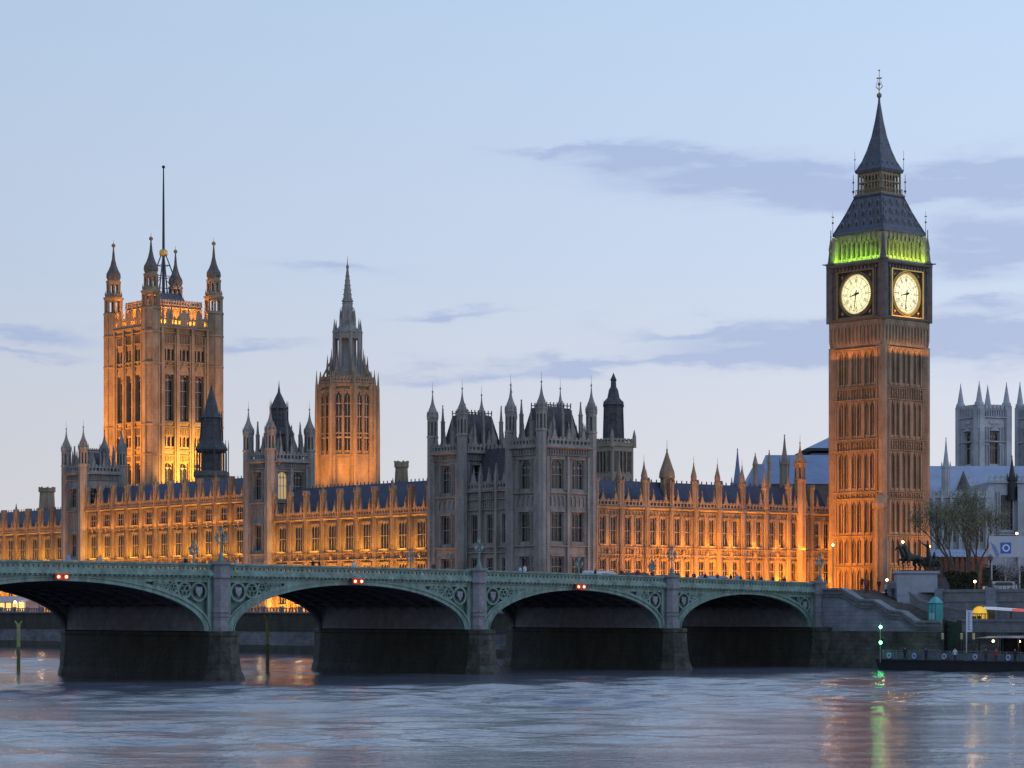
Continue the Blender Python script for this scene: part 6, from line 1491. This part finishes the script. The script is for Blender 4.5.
# yellow lit arched booth and gangway canopy above the quay
ab = ea(980, 2.0); root = thing('pier_entrance', 'yellow glowing arched booth on the lower quay behind the pier', 'booth', EF, 2, -ab, EL); sc_ = EF.depth(2, -ab)/F
m = MB(); n = 16; ro, ri = 11.0*sc_, 9.6*sc_; zc0 = eZ(614, ab, 2)-EL
yel = mat('lit_yellow_panel', (.6, .45, .08), .5, emit=(1, .62, .10), estr=.3)
pts = [(ro*math.cos(math.pi*i/n), ro*.8*math.sin(math.pi*i/n)) for i in range(n+1)]
# faces the river: -x in the frame
m.ext([(0, y, zc0+z) for y, z in pts] + [(0, -ro, 0), (0, ro, 0)], (1.4, 0, 0)); m.build('shell', mat('brown_shell', (.16, .11, .05), .7), root)
m = MB(); m.ext([(-.12, y*ri/ro, zc0+z*ri/ro) for y, z in pts] + [(-.12, -ri, .5), (-.12, ri, .5)], (.1, 0, 0)); lf = m.build('lit_front', yel, root); m = MB(); [m.box(-.17, -.12, y_-.05, y_+.05, .5, zc0+.1) for y_ in (-1.0, -.35, .35, 1.0)]; m.box(-.17, -.12, -1.25, 1.25, zc0-.05, zc0+.08); m.build('glazing_bar', iron, lf)
for i, y in enumerate((-.45, .15, .55)):
    o = bpy.data.objects.new('person', pm[(1, 0, 1)[i]]); COL.objects.link(o); x, yy_ = EF.w(1.3, -ab+y); o.location = (x, yy_, EL); o.rotation_euler[2] = i*1.2
    tag(o, ['person in black at the yellow booth, rightmost of three', 'person in navy at the yellow booth between two in black', 'person in black at the yellow booth, leftmost of three'][i], 'person')
point((*EF.w(.6, -ab), EL+2.2), 60, (1, .65, .12), .3)
root = thing('gangway_canopy', 'long slim white canopy edge ending in red above the lower quay wall', 'canopy', EF, 1.2, -ab, EL); b3 = (1.2, -ab, EL)
a0 = ea(984, 1.2); a1 = ea(1060, 1.2); am_ = ea(1012, 1.2)
m = MB(b3); m.T = lambda a, d, z: (1.2-d, -a, z); zz0, zz1 = eZ(608, a0, 1.2), eZ(613, a1, 1.2); zm = zz0+(zz1-zz0)*(am_-a0)/(a1-a0)
m.ext([(a0, 0, zz0-.16), (am_, 0, zm-.16), (am_, 0, zm+.16), (a0, 0, zz0+.16)], (0, -1.4, 0)); m.build('white_edge', mat('lit_white_strip', (.7, .7, .78), .5, emit=(.7, .75, 1), estr=.25), root)
m = MB(b3); m.T = lambda a, d, z: (1.2-d, -a, z); m.ext([(am_, 0, zm-.16), (a1, 0, zz1-.16), (a1, 0, zz1+.16), (am_, 0, zm+.16)], (0, -1.4, 0)); m.build('red_edge', mat('lit_red_strip', (.6, .1, .08), .5, emit=(1, .2, .15), estr=.4), root)
m = MB(b3); m.T = lambda a, d, z: (1.2-d, -a, z)
for i in range(9): a = a0+.5+i*3; m.box(a-.06, a+.06, -1.3, -1.2, EL, zz0-.1)
m.build('post', iron, root)
# vertical white banner on a pole
a = ea(966.5, -8.5); o = thing('banner_pole', 'tall white vertical banner sign on a thin pole on the floating pier', 'banner', EF, -8.5, -a, 1.35, rot=0); k_ = EF.depth(-8.5, -a)/F
zt_b, zb_b = eZ(609.5, a, -8.5)-1.35, eZ(632, a, -8.5)-1.35
m = MB(); m.prof(0, 0, [(0, .09), (zt_b, .07)], 6); m.build('pole', mat('white_pole', (.6, .62, .68), .5), o)
m = MB(); m.box(.05, 5.8*k_, -.02, .02, zb_b, zt_b-.1); bn = m.build('banner', mat('banner_white', (.55, .60, .75), .7, var=.06), o)
m = MB()
for i in range(7): z = zb_b+.25+i*(zt_b-zb_b-.5)/7; x = .2; m.box(x, x+.28-(i % 3)*.05, -.045, -.02, z, z+.09); m.box(x+.06, x+.13, -.045, -.02, z+.09, z+.24)
m.build('lettering', mat('banner_text', (.12, .15, .30), .7), bn)
# mooring piles: black with yellow tops
for px, yt, yb, lab in ((942.5, 633, 655, 'black mooring pile with pale top, leftmost by the pier gate'), (961.5, 633, 655, 'black mooring pile with pale top left of the banner'), (973.5, 633, 655, 'black mooring pile with pale top right of the banner')):
    a = ea(px, -9.4); o = thing('mooring_pile', lab, 'pile', EF, -9.4, -a, 0, 'mooring piles of the floating pier'); zt_ = eZ(yt, a, -9.4)
    m = MB(); m.prof(0, 0, [(-1.5, .17), (zt_-.8, .17)], 8); m.build('shaft', iron, o); m = MB(); m.prof(0, 0, [(zt_-.8, .18), (zt_-.1, .18), (zt_, .08)], 8); m.build('cap', mat('pale_yellow_cap', (.5, .45, .25), .6), o)
a = ea(952, -4); o = thing('pier_gate', 'black latticed gangway gate frame between the mooring piles', 'gate', EF, -4, -a, 1.35); k_ = EF.depth(-4, -a)/F
m = MB(); hh = eZ(620, a, -4)-1.35
for sg in (-1, 1): m.box(-.3, .3, sg*1.25-.15, sg*1.25+.15, 0, hh)
for i in range(7): m.box(-.05, .05, -1.2, 1.2, i*hh/7+.2, i*hh/7+.32); m.tube((0, -1.2, i*hh/7+.2), (0, 1.2, (i+1)*hh/7), .05, n=4)
m.build('frame', iron, o); m = MB(); m.box(.1, .14, -1.1, 1.1, 0, hh*.95); m.build('mesh_panel', hullm, o)
# green navigation light mast
a = ea(880.3, -10.5); o = thing('signal_mast', 'thin mast with two glowing green lights at the end of the floating pier', 'signal mast', EF, -10.5, -a, 1.0)
zt_ = eZ(626, a, -10.5)-1; m = MB(); m.prof(0, 0, [(0, .08), (zt_+.5, .05)], 6); m.box(-.02, .02, -.8, 0, zt_-1.5, zt_-1.42); m.build('mast', granite, o)
gl = mat('green_signal_lens', (.2, 1, .4), .4, emit=(.08, 1, .25), estr=30)
for z in (eZ(627, a, -10.5)-1, eZ(642.5, a, -10.5)-1): m = MB(); m.ball((0, -.05, z), .2, 8); m.build('green_lens', gl, o)
point((*EF.w(-11.5, -a), zt_+1), 40, (.08, 1, .25), .2); 
# river marker posts
ypost = mat('faded_yellow_paint', (.42, .45, .18), .7, var=.3, vscale=.8, stretch=(1, 1, .4))
for px, yt, yb, lab in ((267.5, 615, 672, 'slim yellow green marker post in the river under the second arch'), (18.5, 621, 672, 'slim yellow green marker post in the river under the widest arch')):
    Y = CAMZ*F/(672.5-HOR); x = XY(px, Y); zt_ = ZY(yt, Y); o = thing('marker_post', lab, 'marker post', WF, x, Y, 0, 'river marker posts')
    m = MB(); m.prof(0, 0, [(-2, .26), (zt_*.5, .23)], 8); m.build('lower_shaft', mat('weedy_steel', (.20, .20, .08), .8, var=.5), o)
    m = MB(); m.prof(0, 0, [(zt_*.5, .23), (zt_-.3, .2)], 8); m.tube((0, 0, zt_-.7), (-.45, 0, zt_), .09, n=5); m.tube((0, 0, zt_-.7), (.45, 0, zt_), .09, n=5); m.box(-.2, .2, -.2, .2, zt_-.8, zt_-.4); m.build('upper_shaft', ypost, o)

# ------------------------------------------------------------------ street clutter behind the trees
Y = 450; root = thing('arcade', 'low pale blue awning roof over a dark shop front behind the tree trunks', 'arcade', HF, XY(958, Y), Y, 10.2); b3 = (XY(958, Y), Y, 10.2)
m = MB(b3); m.ext([(XY(930, Y), Y-1.5, ZY(557, Y)), (XY(930, Y), Y+3, ZY(549, Y)), (XY(930, Y), Y+3, ZY(557, Y))], (XY(987, Y)-XY(930, Y), 0, 0)); m.build('awning', mat('pale_blue_awning', (.26, .31, .45), .6, var=.15), root)
m = MB(b3); m.box(XY(930, Y), XY(987, Y), Y+.5, Y+6, 10.2, ZY(557, Y)); m.build('shop_front', mat('dark_shop_front', (.07, .065, .07), .6, var=.6, vscale=.6), root)
m = MB(b3)
for i in range(12): x = XY(931+5*i, Y); m.box(x-.08, x+.08, Y-1.4, Y-1.25, 10.2, ZY(556, Y))
m.build('post', iron, root)
for i in range(9):
    m = MB(b3); x = XY(933+6*i, Y); m.box(x, x+.7, Y+.42, Y+.5, 11.0, 12.6); m.build('window', litpane if i in (1, 4, 7) else pane, root)
hedge = mat('dark_hedge_leaves', (.035, .045, .025), .8, var=.5, vscale=2)
for (pa, pb, Y, yt, lab) in ((945, 978, 400, 572, 'dark clipped hedge behind the railing under the trees'), (984, 1030, 420, 566, 'dark shaggy hedge behind the pale blossom shrubs')):
    rnd = random.Random(pa); x0, x1, zt_ = XY(pa, Y), XY(pb, Y), ZY(yt, Y); m = MB((x0, Y, 10.2))
    m.box(x0, x1, Y+.2, Y+1.6, 10.2, zt_-.5)
    for i in range(2600):
        c_ = Vector((rnd.uniform(x0, x1), rnd.uniform(Y-.1, Y+1.8), rnd.uniform(10.3, zt_+rnd.uniform(-.5, .3)))); u = Vector((rnd.gauss(0, 1), rnd.gauss(0, 1), rnd.gauss(0, 1))).normalized()*.22; v = u.cross(Vector((0, .3, 1))).normalized()*.16
        m.add([c_-u, c_+v, c_+u, c_-v], [(0,1,2,3)])
    o = m.build('hedge', hedge); o.location = (x0, Y, 10.2); tag(o, lab, 'hedge')
for i, (px, w_, h_, lab, cl_) in enumerate(((931, 5, 2.2, 'dark van parked behind the statue plinth', 'dark_van_paint'), (1000, 4.5, 1.6, 'silver car passing left of the right edge behind the embankment wall', 'silver_car_paint'))):
    a = ea(px, 20); o = bpy.data.objects.new('van' if i == 0 else 'car', None); COL.objects.link(o); o.location = (*EF.w(20, -a), 10.3); o.rotation_euler[2] = 0; tag(o, lab, 'van' if i == 0 else 'car')
    m = MB(); pr = [(-w_/2, .35), (-w_/2, .9), (-w_*.3, 1.0), (-w_*.2, h_), (w_*.4, h_), (w_/2, 1.0), (w_/2, .35)]; m.ext([(q_, -.9, z) for q_, z in pr], (0, 1.8, 0)); m.build('body', MATS[cl_], o)
    m = MB(); m.add([(-w_*.2, -.92, 1.0), (w_*.36, -.92, 1.0), (w_*.34, -.92, h_-.15), (-w_*.16, -.92, h_-.15)], [(0,1,2,3)]); m.build('window', glass, o)
    for sx in (-.3, .3):
        for sy in (-.8, .8): m = MB(); m.tube((sx*w_, sy-.12, .34), (sx*w_, sy+.12, .34), .34, n=12); m.build('wheel', tyre, o)
# ------------------------------------------------------------------ palace floodlights
# retaining wall where the terrace meets street level north of the palace
root = thing('retaining_wall', 'plain stone retaining wall between the bridge and the grey corner tower', 'wall', PF, 1.2, 0, 7.5)
m = MB((1.2, 0, 7.5)); m.box(1.2, 1.7, -56, -.4, 7, 10.9); m.box(1.05, 1.85, -56, -.4, 10.9, 11.1); m.build('masonry', granite, root)
yB1p = yB1+1.5
FO = (1, .35, .025)
def flood_row(y0, y1, zl_, pw, x=-4.5, aim=(.9, 0, 1), col=OR, w=.3): return strip(PF, x, y0, x, y1, zl_, w, pw*(abs(y1-y0)), col, aim)
rl = random.Random(11)
for a_, b_, n_ in ((yB1+1, yC0-.6, 9), (yC1+.6, yD0-.6, 11), (yD1+.6, yD1+62, 11)):
    bw_ = (b_-a_)/n_; flood_row(a_+.5, b_-.5, 7.9, 165, -4.5, (.75, 0, 1), FO)
    for i in range(n_):
        c_ = a_+bw_*(i+.5); k_ = rl.uniform(.6, 1.4)
        for q_ in (-.28, .28):
            yy_ = c_+q_*bw_; strip(PF, -1.5, yy_-.3, -1.5, yy_+.3, 8.0, .3, 340*k_, YE if rl.random() < .6 else FO, (.3, 0, 1))
        strip(PF, -.75, c_-1.1, -.75, c_+1.1, 18.72, .25, 250*k_, YE, (.25, 0, 1)); strip(PF, -.7, c_-1, -.7, c_+1, 12.95, .2, 120*k_, YE, (.25, 0, 1))
flood_row(yC1+1, yD0-1, 25.0, 26, -.5, (.25, 0, 1), OR)
for y0, y1, z in ((yB1p, yC0-1, 25.3), (yD1+1, yD1+60, 25.3), (yC1+1, yD0-1, 29.6)): flood_row(y0, y1, z, 10, -1.3, (.6, 0, 1), OR)
# north wing
strip(PF, xA+3, -7.0, xN1-4, -7.0, 10.8, .3, 125*(xN1-xA), DO, (0, .85, 1))
bw_ = (xN1-xA-.8)/10
for i in range(10):
    c_ = xA+.8+bw_*(i+.5); k_ = rl.uniform(.6, 1.4)*(.35 if i < 2 or i > 7 else 1.0)
    strip(PF, c_-.3, -1.6, c_+.3, -1.6, 10.9, .3, 360*k_, YE if i in (4, 5) else OR, (0, .3, 1)); strip(PF, c_-.9, -.75, c_+.9, -.75, 18.92, .2, 150*k_, OR, (0, .25, 1))
    if i % 2: strip(PF, c_-.9, -.75, c_+.9, -.75, 12.85, .2, 130*k_, YE, (0, .25, 1))
spot(PF, (34, -16, 10.8), (32, 0, 18), 15000, OR, 90)
# clock tower floods
spot(ETF, (-46, 4, 10), (-6, 1, 34), 200000, DO, 58); spot(ETF, (-28, 3, 11), (-6, 0, 20), 26000, DO, 80); spot(ETF, (-56, 14, 10.3), (-6, 0, 48), 620000, DO, 34, 1.0)
spot(ETF, (3, -22, 10.8), (2, -6, 17), 13000, OR, 62); spot(ETF, (-2, -60, 10.8), (0, -6, 30), 42000, DO, 46)
